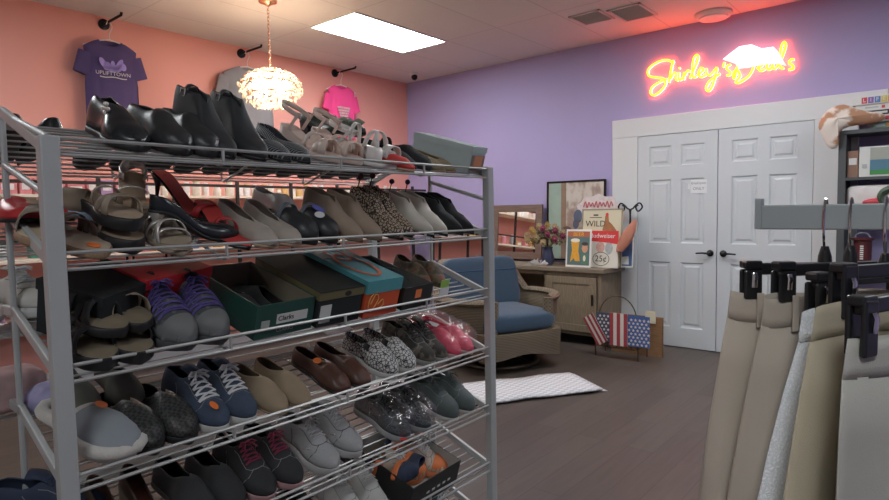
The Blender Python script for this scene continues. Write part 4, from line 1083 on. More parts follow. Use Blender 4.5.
# ---- shelf 0 (top)
slipon(rear(0, .470, .09, 0, lift=.03), 'glossy black pump at the far left on the rear side of the top shelf', BLKG, name='pump', toe='round')
slipon(rear(0, .548, .08, 8, lift=.035), 'black pointed pump second from the left on the rear side of top shelf', BLKG, name='pump', toe='point')
def strapbow(o, l):
    arch(l, .50, .50, .064, .016, BLK, o); c = S(l, .5, pi*.3, .07)
    mb = MB()
    for a in range(4): mb.ball((c.x+.01*cos(a*1.6), c.y-.004, c.z+.010*sin(a*1.6)), .006, 5)
    mb.build('strap_ornament', SILV, o, smooth=True)
HMJ = [(0, .075), (.15, .085), (.35, .075), (.5, .07), (.62, .056), (.8, .040), (1, .016)]
slipon(frame(0, .59, .17, 0), 'shiny black strap shoe with silver ornament left on the top shelf', BLKG, H=HMJ, t1=.48, op=64, extra=strapbow, name='strap_shoe', W=.095, th=.016)
pair(0, (.68, .755), .155, slipon, 'black leather slip-on pair left of the buckled ankle boots', um=BLK, H=[(0, .07), (.2, .072), (.4, .066), (.52, .075), (.7, .048), (.88, .038), (1, .016)], t1=.5, op=62, th=.018, name='clog', W=.092, yaws=(6, 2))
pair(0, (.80, .895), .155, ankle, 'black leather ankle boots with silver buckles on the top shelf', um=fab('soft_black_leather', (.024, .027, .030), .6, var=.3, vscale=20), sh=.132, heel=.025, W=.092, L=.27, extra=buckle_extra(BLK, SILV, .22, .125), yaws=(4, 2))
pair(0, (.965, 1.04), .15, slipon, 'black striped flats with tan insoles on the top shelf', um=STRIPE, H=[(0, .05), (.25, .05), (.5, .038), (.7, .038), (.85, .03), (1, .012)], t1=.66, op=56, name='flat_shoe', ins=ST, toe='almond', th=.008, W=.08, yaws=(8, 3), heel=.02)
sandal(frame(0, 1.16, .18, 14), 'nude strappy wedge sandal with raised ankle strap left of the green heels', NUDE, NUDE, [(.70, .82, .045, .022), (.82, .68, .045, .022), (.5, .62, .05, .014)], NUDE, heel=.055, wedge=True, heelstrap=(.055, .018))
sandal(frame(0, 1.255, .17, 2), 'nude strappy wedge sandal with crossed straps right of its twin', NUDE, NUDE, [(.70, .84, .045, .022), (.84, .70, .045, .022), (.5, .6, .05, .014)], NUDE, heel=.055, wedge=True, heelstrap=(.05, .014))
sandal(frame(0, 1.30, .09, 60, lift=.0), 'brown footbed slide with white edge in front of the nude wedges', WHL, BRNM, [(.62, .62, .045, .05)], WHL, th=.015)
sandal(frame(0, 1.36, .17, 25, lift=.03), 'white sandal with wide loop straps right of the nude wedges', WHL, NUDE, [(.6, .8, .06, .016), (.8, .6, .06, .016), (.35, .4, .07, .014)], WHL, th=.018, heelstrap=(.04, .012))
sandal(frame(0, 1.40, .13, 12), 'white slide sandal with tan insole below the white loop sandal', WHL, ST, [(.72, .72, .05, .03)], WHL, th=.02)
DKG = fab('dark_green_satin', (.05, .075, .06), .35, var=.25)
for i, (X, yw) in enumerate(((1.37, 6), (1.45, -4))):
    slipon(frame(0, X, .36, yw, lift=.055, pitch=0, roll=0), LR[i]+' shoe of the dark green satin heels standing in front of the pink shirt', DKG, heel=.055, toe='almond', name='high_heel', blk=True, W=.08, H=HFLAT, extra=bow_extra(fab('sage_bow', (.26, .30, .22), .6), .74, 1.4))
slipon(frame(0, 1.48, .17, 15, lift=0), 'black ballet flat with strap right of the white sandals on top shelf', BLKM, name='flat_shoe', H=[(0, .06), (.2, .06), (.45, .05), (.7, .04), (1, .014)], toe='round', W=.08, extra=lambda o, l: arch(l, .42, .5, .075, .012, BLKM, o))
slipon(frame(0, 1.555, .16, 8, lift=.0), 'black sneaker like flat next to the tan espadrilles on top shelf', BLKM, name='flat_shoe', H=HLOAF, th=.016, sm=SB, W=.082)
slipon(frame(0, 1.39, .075, 35), 'bright red flat with tan sole low at the front of the top shelf', REDI, sm=ST, name='flat_shoe', H=HFLAT, toe='almond', L=.2, W=.07)
pair(0, (1.63, 1.69), .15, slipon, 'thin tan flats just left of the pale blue shoebox', um=fab('tan_gold', (.34, .27, .17), .6), sm=ST, H=[(0, .045), (.3, .04), (.6, .03), (1, .012)], t1=.7, name='flat_shoe', toe='almond', W=.07, rolls=(18, 20), yaws=(4, 4))

# dark shoes on the rear slope of the top shelf, seen from below between the wires
dk = [BLKM, fab('rear_dark_brown', (.05, .035, .028), .6), BLK, fab('rear_charcoal', (.05, .052, .055), .7), fab('rear_navy', (.025, .03, .05), .7)]
word = ['first', 'second', 'third', 'fourth', 'fifth', 'sixth', 'seventh', 'eighth', 'ninth', 'tenth', 'eleventh', 'twelfth']
for i in range(12):
    slipon(rear(0, .67+.1*i, .155, (i*37) % 9-4), 'dark flat shoe on the rear side of the top shelf, %s from the pointed pump' % word[i], dk[i % 5], name='flat_shoe', H=HFLAT, th=.012, group='shoes on the rear side of the top shelf')
# ---- boxes
def shoebox(M, lab, w, d, h, m, inner=None, lid=None, lidm=None, name='shoe_box', th=.003, lidh=.025):
    """local x = front to back axis pointing to the shelf front, y along the rack; origin = bottom centre"""
    o = empty(name, lab, 'shoe box', M=M); b = MB(); a, c = d/2, w/2
    b.span((-a, -c, 0), (a, c, th)); b.span((-a, -c, th), (-a+th, c, h)); b.span((a-th, -c, th), (a, c, h)); b.span((-a+th, -c, th), (a-th, -c+th, h)); b.span((-a+th, c-th, th), (a-th, c, h))
    b.build('box_body', m, o)
    if inner:
        q = MB(); e = th+.0008
        q.span((-a+e, -c+e, th+.001), (a-e, c-e, th+.002)); q.span((-a+th, -c+e, th+.002), (-a+e, c-e, h-.001)); q.span((a-e, -c+e, th+.002), (a-th, c-e, h-.001)); q.span((-a+e, -c+th, th+.002), (a-e, -c+e, h-.001)); q.span((-a+e, c-e, th+.002), (a-e, c-th, h-.001))
        q.build('box_lining', inner, o)
    if lid:
        l_ = MB(); e = .003; z1 = h+.004
        l_.span((-a-e, -c-e, h+.001), (a+e, c+e, z1)); l_.span((-a-e, -c-e, z1-lidh), (-a-.0005, c+e, h+.001)); l_.span((a+.0005, -c-e, z1-lidh), (a+e, c+e, h+.001)); l_.span((-a, -c-e, z1-lidh), (a, -c-.0005, h+.001)); l_.span((-a, c+.0005, z1-lidh), (a, c+e, h+.001))
        l_.build('lid', lidm, o)
    return o
def front(o, d, y0, y1, z0, z1, m, name='label_panel', e=.0012):
    return MB().span((d/2, y0, z0), (d/2+e, y1, z1)).build(name, m, o)
FR = (pi/2, 0, pi/2)   # text facing +x, reading along +y
PALE = mat('box_pale_blue', (.44, .53, .53), .6, var=.04)
o = shoebox(frame(0, 1.785, .15, 8, roll=0), 'pale blue grey shoebox at the right end of the top shelf', .10, .27, .10, PALE, lid=True, lidm=PALE)
front(o, .276, -.03, .03, .03, .07, mat('box_orange_mark', (.62, .25, .14), .6)); front(o, .274, -.048, .048, .005, .072, mat('box_brown_grey', (.24, .19, .17), .6), e=.001)

# ---- shelf 1
slipon(frame(1, .415, .34, 0), 'red flat shoe at the far left behind the rack post on second shelf', REDL, name='flat_shoe', H=HLOAF)
slipon(frame(1, .48, .34, 0), 'second red flat shoe behind the left post beside the cream mule', REDL, name='flat_shoe', H=HLOAF)
sandal(frame(1, .435, .235, -12), 'cream insole slide behind the left front post of second shelf', SCORK, fab('cream_insole', (.56, .46, .33), .7), [(.62, .68, .05, .06)], fab('taupe_strap', (.22, .18, .14), .8), th=.018)
sandal(frame(1, .475, .15, 10), 'tan sandal with braided brown straps and orange sticker right of the post', SCORK, fab('sand_insole', (.42, .34, .26), .75), [(.42, .62, .045, .016), (.62, .42, .045, .016), (.5, .5, .052, .014)], fab('brown_braid', (.15, .10, .08), .7, var=.4), th=.018, stick=('orange', 't'), L=.25, W=.092)
STR = fab('tan_fabric_strap', (.33, .27, .20), .7, var=.2)
sandal(frame(1, .565, .17, 2), 'black soled sandal with tan footbed underneath its twin on second shelf', SB, fab('tan_footbed', (.36, .27, .19), .75), [(.66, .74, .045, .022)], STR, th=.032, L=.25, W=.09)
sandal(frame(1, .555, .175, 6, lift=.052), 'black soled sandal with tan footbed stacked on top of its twin', SB, MATS['shoe_tan_footbed'], [(.66, .80, .042, .018), (.80, .66, .042, .018), (.45, .5, .045, .014)], STR, th=.028, L=.25, W=.09)
sandal(frame(1, .50, .28, 60, lift=.03), 'tan cloth slide with light blue edge at the back left of second shelf', fab('pale_blue_edge', (.40, .52, .66), .6), ST, [(.6, .6, .045, .05)], STR, th=.02)
sandal(frame(1, .64, .24, -20, lift=.05), 'silver heel cup sandal standing highest in the strappy pile', fab('taupe_gloss', (.30, .27, .22), .35), ST, [(.1, .16, .06, .05), (.62, .7, .05, .014)], SILV, heel=.05, heelstrap=(.02, .01))
sandal(frame(1, .65, .14, 15, lift=.012, roll=8), 'silver strappy sandal with buckles in the middle of the strappy pile', fab('taupe_sole', (.30, .24, .18), .6), fab('taupe_insole', (.33, .27, .2), .7), [(.6, .8, .045, .01), (.8, .6, .045, .01), (.5, .66, .05, .01), (.3, .5, .055, .010)], SILV, th=.012, heelstrap=(.035, .012))
sandal(frame(1, .675, .13, -6), 'tan insole sandal with orange sticker at the front of the strappy pile', MATS['shoe_taupe_sole'], MATS['shoe_sand_insole'], [(.72, .76, .04, .012), (.6, .5, .045, .012)], SILV, th=.012, stick=('orange', 't'), L=.24)
sandal(frame(1, .715, .20, -30, lift=.02, roll=-20), 'silver banded sandal lying at the right side of the strappy pile', MATS['shoe_taupe_sole'], MATS['shoe_taupe_insole'], [(.7, .8, .04, .014), (.55, .6, .045, .014)], SILV, th=.012)
RI = dict(heel=.075, toe='almond', name='high_heel', H=HFLAT, W=.08, blk=False, ins=REDI)
o = sandal(frame(1, .80, .27, 25, lift=.03), 'black soled high heel with red insole at the back of second shelf', BLKG, REDI, [(.72, .78, .035, .02)], REDL, heel=.085, toe='almond', W=.08, th=.008)
stiletto(Last(.24, .08, 'almond', .085, .008), BLKG, o)
o = slipon(frame(1, .755, .12, 95, lift=.0, roll=-6), 'black glossy stiletto with silver heel lying sideways on second shelf', BLKG, **{**RI, 'ins': BLKG})
stiletto(Last(.25, .08, 'almond', .075, .01), SILV, o)
o = sandal(frame(1, .835, .14, 4), 'red insole heeled sandal facing forward right of the silver heel', BLKG, REDI, [(.50, .56, .04, .010)], REDL, heel=.06, toe='almond', W=.085, th=.01)
stiletto(Last(.24, .085, 'almond', .06, .01), BLKG, o)
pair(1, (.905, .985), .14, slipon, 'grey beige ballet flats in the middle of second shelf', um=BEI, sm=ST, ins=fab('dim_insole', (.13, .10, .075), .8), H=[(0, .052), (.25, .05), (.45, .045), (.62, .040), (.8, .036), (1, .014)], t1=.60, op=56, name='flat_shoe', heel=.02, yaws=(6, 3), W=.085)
def clogx(o, l):
    arch(l, .45, .5, .07, .02, fab('slate_strap', (.16, .18, .22), .4), o)
slipon(frame(1, 1.045, .15, 6), 'left black clog with grey straps beside the tan suede boots', BLK, H=[(0, .03), (.3, .03), (.48, .06), (.65, .055), (.85, .045), (1, .02)], t1=.45, name='clog', th=.02, extra=clogx, ins=SGRY, W=.09)
slipon(frame(1, 1.125, .15, 3), 'right black clog with a blue sticker beside the tan suede boots', BLK, H=[(0, .03), (.3, .03), (.48, .06), (.65, .055), (.85, .045), (1, .02)], t1=.45, name='clog', th=.02, ins=SGRY, W=.09, extra=lambda o, l: (clogx(o, l), sticker(o, (l.x(.62), 0, l.top(.6)+.062), (.05, .032), 'blue', (0, .2, 0)), sticker(o, (l.x(.75), -.02, l.top(.75)+.052), (.03, .03), 'white', (.3, .3, 0))))
o = slipon(frame(1, 1.09, .27, 0, lift=.03), 'white satin flat poking up behind the black clogs', WHL, name='flat_shoe', toe='point')
pair(1, (1.215, 1.30), .15, ankle, 'tan suede ankle boots on the second shelf', um=TANS, sm=fab('tan_stack_sole', (.20, .14, .09), .6), sh=.105, heel=.018, W=.092, L=.26, th=.007, yaws=(8, 6))
def pompom(o, l): MB().ball((l.x(.12), 0, l.top(.1)+.128), .011, 6).tube([(l.x(.10), 0, l.top(.1)+.085), (l.x(.12), 0, l.top(.1)+.125)], .002, 5).build('heel_pull', fab('dark_red_pull', (.06, .015, .02), .7), o, smooth=True)
pair(1, (1.395, 1.465), .15, ankle, 'leopard print ankle boots with dark pulls on the second shelf', um=LEO, sh=.108, heel=.022, W=.085, L=.26, extra=pompom, yaws=(5, 3), vs=(.145, .165))
def pompom2(o, l): MB().ball((l.x(.10), 0, l.top(.1)+.115), .010, 6).tube([(l.x(.09), 0, l.top(.1)+.075), (l.x(.10), 0, l.top(.1)+.11)], .002, 5).build('heel_pull', fab('dark_navy_pull', (.02, .022, .05), .7), o, smooth=True)
pair(1, (1.555, 1.635), .148, ankle, 'cream white ankle boots near the right post on second shelf', um=WHB, sh=.097, heel=.02, W=.084, L=.255, toe='point', extra=pompom2, yaws=(5, 3))
pair(1, (1.72, 1.79), .148, ankle, 'black pointed ankle boots beside the right post on second shelf', um=BLKM, sh=.092, heel=.02, W=.08, L=.255, toe='point', yaws=(5, 3))

# ---- shelf 2
sneaker(frame(2, .44, .42, 10), 'white and cream sneaker at the far left on the third shelf', fab('white_mesh', (.55, .54, .50), .7), SW, WLACE, th=.028)
DKBOX = mat('box_charcoal', (.026, .030, .032), .8, var=.1, spec=.25); DKG2 = mat('box_dark_green', (.018, .055, .045), .5, var=.08)
o = shoebox(frame(2, .55, .21, 28, lift=.002), 'large charcoal shoebox behind the left post on the third shelf', .20, .17, .125, DKBOX, lid=True, lidm=DKBOX)
o = shoebox(frame(2, .70, .235, 16, lift=.018), 'bright red shoebox behind the grey hiking shoes', .20, .12, .115, mat('box_red', (.55, .02, .03), .5, var=.05), lid=True, lidm=mat('box_red_lid', (.60, .025, .035), .5, var=.05))
text('LN', .018, MATS['shoe_white_lace'], o, (.0608, .07, .03), FR)
BSAN = dict(straps=[(.5, .7, .045, .022), (.7, .5, .045, .022), (.36, .40, .05, .016)], smat=BLKM)
TF = fab('olive_tan_footbed', (.19, .155, .105), .8, var=.3)
sandal(frame(2, .475, .10, 6), 'black strapped sandal with tan footbed at the front left of third shelf', SB, TF, L=.2, th=.03, **BSAN)
sandal(frame(2, .56, .10, -4), 'black strapped sandal with tan footbed just left of the hiking shoes', SB, TF, L=.2, th=.03, **BSAN)
sandal(frame(2, .49, .13, 20, lift=.058), 'black sandal stacked on the front left sandal of third shelf', SB, TF, L=.21, th=.022, **BSAN)
sandal(frame(2, .57, .15, 0, lift=.055), 'black sandal with curved tan strap stacked beside the red box', SB, TF, [(.5, .7, .045, .022), (.7, .5, .045, .022)], fab('tan_camel_strap', (.30, .24, .17), .7), L=.21, th=.022)
def hikex(o, l):
    H = HHIKE
    for a in (.25, .75):
        for t in (.35, .55): arch(l, t, t+.08, lerp_tab(H, t)+.003, .012, PURL, o, 'side_stripe', a0=pi*(a-.15), a1=pi*(a+.15), th=.001, n=5)
    mb = MB(); mb.tube([(l.x(.02), -.008, l.top(0)+.09), (l.x(-.02), -.008, l.top(0)+.125), (l.x(-.02), .008, l.top(0)+.125), (l.x(.02), .008, l.top(0)+.09)], .003, 6); mb.build('pull_tab', BLACE, o)
    rows = [[tuple(S(l, t, pi*j/12, lerp_tab(H, t)+.003)) for j in range(13)] for t in (.82, .87, .92, .96, .99)]
    MB().grid(rows).build('toe_cap', fab('toe_grey', (.16, .165, .165), .6), o, smooth=True)
HHIKE = [(0, .085), (.14, .09), (.3, .084), (.45, .098), (.58, .082), (.78, .056), (.92, .044), (1, .02)]
for i, (X, yw) in enumerate(((.655, 6), (.745, 2))):
    sneaker(frame(2, X, .15-.0*i, yw), LR[i]+' shoe of the grey hiking pair with purple laces', HIKE, fab('hiking_sole', (.07, .075, .08), .7), PURL, L=.28, W=.104, th=.026, H=HHIKE, extra=hikex, name='hiking_shoe', lr=.0030, lsp=.95, lb=.76, nl=7, tongue=fab('tongue_black', (.02, .02, .03), .8))
GBOX = mat('box_green', (.018, .075, .060), .5, var=.06); CARD = mat('box_card_lining', (.20, .175, .125), .8, var=.05)
o = shoebox(frame(2, .925, .165, 3), 'open dark green shoebox holding black shoes on third shelf', .19, .31, .095, GBOX, CARD)
o.children[0].data.materials[0] = GBOX
front(o, .31, -.03, .072, .035, .062, mat('label_white', (.62, .64, .62), .6, var=.04)); text('Clarks', .02, TXT, o, (.1566, .0, .049), FR)
front(o, .31, -.078, -.052, .03, .05, mat('label_grey', (.42, .44, .42), .6)); text('CLARKS', .016, MATS['label_grey'], o, (.1562, .0, .016), FR)
slipon(frame(2, .885, .17, 4, lift=.006), 'left black shoe lying inside the open green shoebox', BLKM, name='flat_shoe', L=.26, H=HLOAF)
slipon(frame(2, .965, .18, 183, lift=.006), 'right black shoe lying inside the open green shoebox', BLKM, name='flat_shoe', L=.26, H=HLOAF)
LB = mat('box_black_lid', (.022, .024, .023), .8, var=.2, vscale=8, spec=.2); GOLDR = mat('box_gold_rim', (.16, .14, .07), .5, var=.1)
o = shoebox(frame(2, 1.115, .165, 2), 'closed black shoebox with olive gold lid edge on third shelf', .165, .31, .104, DKBOX, lid=True, lidm=GOLDR)
MB().span((-.160, -.087, .1082), (.160, .087, .1092)).build('lid_top', LB, o)
front(o, .31, -.075, -.035, .012, .066, mat('label_white', (.62, .64, .62)))
MB().poly(ell(0, 0, .012, .008), 0, .0015, M=Matrix.Translation((.158, .02, .094)) @ Matrix.Rotation(pi/2, 4, 'Y') @ Matrix.Rotation(pi/2, 4, 'Z')).build('finger_hole', BLKM, o)
TEALB = mat('box_teal', (.09, .33, .37), .5, var=.05); ORB = mat('box_orange', (.62, .095, .035), .5, var=.05)
o = shoebox(frame(2, 1.285, .165, 2), 'orange shoebox with teal lid and red ring design on third shelf', .15, .31, .118, ORB, lid=True, lidm=TEALB, lidh=.042)
MB().span((-.156, -.078, .1225), (-.06, .078, .1232)).build('pale_lid_end', mat('box_pale_grey', (.40, .41, .40), .6, var=.1), o)
r1 = MB(); r1.tube([(.02+.10*cos(a*pi/20), .048*sin(a*pi/20)-.005, .1245) for a in range(40)], .007, 6, closed=True, flat=.25); r1.build('red_ring', mat('ring_coral', (.60, .16, .09), .5), o)
r1 = MB(); r1.tube([(-.085+.065*cos(a*pi/14), .03*sin(a*pi/14)+.0, .1245) for a in range(28)], .006, 6, closed=True, flat=.25); r1.build('red_ring', MATS['ring_coral'], o)
r1 = MB(); r1.tube([(-.085+.050*cos(a*pi/14), .018*sin(a*pi/14)+.0, .1235) for a in range(28)], .012, 6, closed=True, flat=.1); r1.build('teal_ring', TEALB, o)
sw = MB(); sw.tube(smooth_path([(.1565, -.052, .045), (.1565, -.035, .075), (.1565, -.02, .06), (.1565, -.045, .02), (.1565, -.06, .035), (.1565, -.055, .07), (.1565, -.03, .085)]), .0022, 5, flat=.5); sw.tube(smooth_path([(.1565, -.02, .04), (.1565, .0, .055), (.1565, .004, .035), (.1565, -.015, .025)]), .002, 5, flat=.5)
sw.build('swirl_logo', mat('logo_gold', (.72, .42, .12), .5), o)
BB2 = mat('box_black', (.022, .024, .024), .5, var=.1)
o = shoebox(frame(2, 1.455, .17, 3, lift=0), 'open black shoebox with small orange emblem right of the teal lid', .15, .31, .078, BB2, mat('box_dark_lining', (.12, .12, .11), .8))
front(o, .31, -.015, .015, .035, .065, ORG, 'emblem')
slipon(frame(2, 1.42, .21, 10, lift=.02), 'left black shoe inside the open black shoebox on third shelf', BLKM, name='flat_shoe', L=.24)
slipon(frame(2, 1.49, .19, -4, lift=.02), 'right black shoe inside the open black shoebox on third shelf', BLKM, name='flat_shoe', L=.24)
CAM2 = pattern('shoe_brown_mix', 'noise', (.05, .035, .02), (.17, .14, .085), 18, .7, th=.5, stops=[(.62, (.18, .06, .04))])
pair(2, (1.60, 1.69), .18, slipon, 'brown green patterned moccasins right of the black box', um=CAM2, sm=fab('olive_sole', (.10, .09, .065), .7), name='moccasin', lifts=(.035, .03), H=HLOAF, yaws=(-18, -22), toe='almond')
o = empty('tag_bundle', 'lime green and white swing tag hanging at the right of third shelf', 'tag', M=frame(2, 1.635, .045, 0, lift=.0))
MB().box((0, 0, .055), (.003, .045, .03)).build('green_tag', mat('lime_green', (.33, .55, .12), .6), o); MB().box((.001, .002, .02), (.003, .05, .04)).build('white_tag', PAPER, o)
o = empty('shoe_box_flap', 'white paper scrap under the boxes on the third shelf', 'paper', M=frame(3, 1.30, .27, 5, lift=.085))
MB().box((0, 0, 0), (.05, .11, .004)).build('flap', PAPER, o)

# ---- shelf 3
o = empty('shower_cap', 'lilac patterned cloth cap at the left of the fourth shelf', 'cap', M=frame(3, .475, .34, 0))
MB().lathe([(.05, 0), (.062, .02), (.055, .045), (.035, .06), (.002, .066)], n=20).build('cap_body', fab('lilac_cloth', (.36, .34, .55), .8, var=.35, vscale=40), o, smooth=True)
o = empty('cloth_bundle', 'white and pink rumpled cloth left of the lilac cap', 'cloth', M=frame(3, .37+.03, .44, 0))
softbox((-.06, -.08, 0), (.06, .08, .09), puff=.01).build('cloth', fab('pinkish_cloth', (.42, .28, .28), .9, var=.5, vscale=20), o, smooth=True)
pair(3, (.50, .60), .28, slipon, 'olive grey flats at the back left of the fourth shelf', um=OLIVE, sm=SB, name='flat_shoe', lifts=(.035, .035), L=.2, H=HLOAF)
# fluffy slippers
FLUF = fab('white_fleece', (.56, .54, .50), .95, var=.12, vscale=60, bump=1.0, bscale=120, sheen=.5)
def slipper(M, lab):
    o = empty('slipper', lab, 'slipper', M=M); l = Last(.275, .122, 'round', 0, .022)
    Hs = [(0, .03), (.3, .03), (.45, .042), (.6, .042), (.8, .034), (.93, .024), (1, .012)]
    sole(l, FLUF, o, flare=1.06)
    insole(l, fab('slipper_lining', (.34, .27, .24), .9), o, t1=.75)
    upper(l, fab('slipper_grey', (.26, .29, .315), .9, var=.06), o, Hs, .0, name='toe_vamp', t0=.44, front_only=True, thick=.006)
    pts = [tuple(S(l, .43, pi*j/16, .042)) for j in range(17)]
    MB().tube(pts, .009, 8).build('fleece_cuff', FLUF, o, smooth=True)
    pts = [(l.x(t), s*(l.w(t)+.003), l.top(t)+.004) for s in (-1,) for t in [i/20*.96+.02 for i in range(21)]]+[(l.x(t), (l.w(t)+.003), l.top(t)+.004) for t in [.98-i/20*.96 for i in range(21)]]
    MB().tube(pts, .015, 8, closed=True).build('fleece_edge', FLUF, o, smooth=True)
    sticker(o, (l.x(.52), .015, l.top(.5)+.054), (.035, .022), 'orange')
    return o
slipper(frame(3, .49, .15, 14, lift=.014, roll=-4), 'white fleece edged grey slipper with orange sticker beside the left post')
HM = [(0, .03), (.3, .03), (.46, .062), (.62, .06), (.8, .046), (1, .02)]
pair(3, (.575, .66), .15, slipon, 'black woven leather mules next to the fleece slippers', um=WOVEN, H=HM, t1=.46, name='mule', th=.02, W=.094, yaws=(6, 4), ins=BLKM)
pair(3, (.74, .825), .15, sneaker, 'denim blue canvas sneakers with white laces', um=DENIM, sm=SW, lm=WLACE, yaws=(7, 3), W=.09, lr=.0036, lsp=.6, lb=.72, extra=None)
for ob in [x for x in bpy.data.objects if x.name.startswith('sneaker') and 'left shoe of the denim' in x.get('label', '')]:
    sticker(ob, (.09, -.01, .066), (.03, .018), 'orange', (0, .25, 0))
pair(3, (.925, 1.005), .145, slipon, 'plain tan canvas slip-ons on the fourth shelf', um=TANC, sm=fab('tan_rubber', (.30, .235, .16), .7), H=[(0, .05), (.2, .05), (.42, .052), (.58, .055), (.8, .038), (1, .016)], t1=.5, name='flat_shoe', ins=fab('dark_tan_insole', (.16, .115, .075), .8), W=.084, yaws=(4, 2), th=.008)
def rough_toe(o, l):
    for i in range(4): arch(l, .62+.05*i, .62+.05*i, lerp_tab(HLOAF, .62+.05*i)+.004, .010, BRNM, o, 'vamp_band', a0=pi*.25, a1=pi*.75)
pair(3, (1.15, 1.235), .15, slipon, 'dark brown leather loafers with square stitched vamps', um=BRN, sm=SB, name='loafer', toe='square', W=.08, extra=rough_toe, ins=SB, yaws=(4, 4), H=[(0, .055), (.2, .055), (.42, .052), (.58, .055), (.8, .042), (1, .018)])
for ob in [x for x in bpy.data.objects if 'left shoe of the dark brown leather' in x.get('label', '')]: sticker(ob, (.0, -.02, .062), (.03, .024), 'orange', (.4, 0, 0))
for i, X in enumerate((1.36, 1.445)):
    slipon(frame(3, X, .15, 4), LR[i]+' shoe of the black and white crackle slip-ons', CRACK, SW, W=.092, th=.02, H=[(0, .06), (.2, .058), (.4, .055), (.56, .07), (.75, .052), (.9, .038), (1, .016)], t1=.54, name='slip_on_sneaker', ins=BLKM,
           extra=lambda o, l: [arch(l, .5, .5, .070, .03, BLKM, o, 'elastic_gore', a0=pi*a, a1=pi*(a+.14)) for a in (.16, .70)])
for i, X in enumerate((1.545, 1.61)):
    sneaker(frame(3, X, .15, 4), LR[i]+' shoe of the dark brown camouflage sneakers beside the pink bag', CAMO, fab('grey_edge_sole', (.30, .30, .29), .7), BLACE, W=.086)
PL = glassy('clear_plastic', (.96, .96, .97), .16, .07)
def bag(M, lab, d, nm='plastic_bag', al=None, tail=True):
    o = empty(nm, lab, 'plastic bag', M=M); rows = []; n = 22
    for i in range(13):
        f = -1+2*i/12; r = (1-abs(f)**4)**.5 if abs(f) < 1 else 0
        rows.append([(f*d[0]/2, r*d[1]/2*cos(a)*(1+.05*sin(5*a+i*1.7)), max(.001, d[2]/2+r*d[2]/2*sin(a)*(1+.08*sin(7*a+i*2.3)))) for a in [2*pi*j/n for j in range(n)]])
    mb = MB().grid(rows, closed=True)
    mb.build('film', al or PL, o, smooth=True, weld=True)
    return o
for i, X in enumerate((1.695, 1.77)):
    slipon(frame(3, X, .15, 6), LR[i]+' shoe of the bright pink canvas pair inside the plastic bag', PNK, fab('pale_pink_sole', (.60, .42, .42), .6), W=.08, name='canvas_shoe', th=.016, H=[(0, .06), (.2, .058), (.42, .055), (.58, .066), (.8, .046), (1, .018)], ins=WHL)
bag(frame(3, 1.735, .155, 6), 'clear plastic bag around the pink canvas shoes by the right post', (.30, .185, .115))
o = empty('price_tag', 'white paper tag on top of the pink shoe bag', 'tag', M=frame(3, 1.685, .17, 20, lift=.085)); MB().box((0, 0, 0), (.05, .035, .001)).build('tag', PAPER, o)

# ---- shelf 4
sneaker(frame(4, .435, .27, 55), 'navy canvas sneaker with white sole at the lower left behind the post', NAVY, SW, NAVY, th=.03, bow=False)
for i, X in enumerate((.525, .605)):
    slipon(frame(4, X, .13, 6), LR[i]+' shoe of the dark brown pointed pumps with orange stickers', fab('pump_brown', (.075, .05, .035), .4, var=.2), fab('pump_sole', (.26, .21, .15), .6), name='pump', toe='almond', heel=.045, W=.075, H=[(0, .05), (.3, .035), (.55, .025), (.8, .026), (1, .012)], t1=.74, ins=fab('pump_insole', (.12, .04, .025), .5), blk=True, extra=lambda o, l: sticker(o, (l.x(.52), 0, l.top(.52)+.003), (.032, .026), 'orange', (0, .35, 0)))
HSL = [(0, .06), (.2, .06), (.4, .058), (.56, .07), (.75, .05), (.9, .038), (1, .016)]
pair(4, (.70, .785), .15, slipon, 'plain black slip-on sneakers on the fifth shelf', um=BLKK, sm=fab('off_black_sole', (.05, .05, .05), .6), name='slip_on_sneaker', H=HSL, th=.02, W=.092, ins=SB, yaws=(4, 2))
def tickx(o, l):
    for s_ in (-.3, .3):
        pass
for i, X in enumerate((.875, .965)):
    sneaker(frame(4, X, .155, 4), LR[i]+' shoe of the black sneakers with dark pink laces', BLKK, fab('pink_white_sole', (.42, .25, .26), .6), MAROON, W=.094, L=.26,
            extra=lambda o, l: MB().tube([(l.x(.6), l.w(.6)*1.0, l.top(.6)+.02), (l.x(.72), l.w(.72)*1.01, l.top(.7)+.014), (l.x(.5), l.w(.5)*.99, l.top(.5)+.035)], .003, 5).build('side_mark', SW, o))
for i, (X, v) in enumerate(((1.09, .15), (1.20, .175))):
    sneaker(frame(4, X, v, (5, 8)[i]), LR[i]+' shoe of the light grey knit sneakers', GREY, fab('light_sole', (.45, .45, .45), .6), fab('grey_lace', (.45, .45, .46), .8), W=.096, L=.265, th=.028, tongue=GREY, ins=SB,
            extra=lambda o, l: MB().tube([(l.x(.62), -l.w(.62)*.93, l.top(.6)+.026), (l.x(.56), -l.w(.56)*.96, l.top(.6)+.014), (l.x(.70), -l.w(.7)*.9, l.top(.6)+.036)], .0025, 5).build('side_mark', SILV, o))
for i, X in enumerate((1.41, 1.515)):
    sneaker(frame(4, X, .15, 4), LR[i]+' shoe of the dark sneakers wrapped in plastic on fifth shelf', fab('slate_dark', (.045, .06, .07), .6, var=.3), fab('white_rim_sole', (.34, .35, .36), .6), BLACE, W=.09)
bag(frame(4, 1.41, .16, 4), 'clear crumpled plastic bag around the first dark sneaker', (.30, .115, .12))
bag(frame(4, 1.522, .16, 4), 'clear crumpled plastic bag around the second dark sneaker', (.30, .105, .115))
o = empty('price_tag', 'small red and blue tag at the tip of the plastic bag', 'tag', M=frame(4, 1.395, .02, 30, lift=.02)); MB().box((0, 0, 0), (.03, .02, .002)).build('tag', REDI, o)
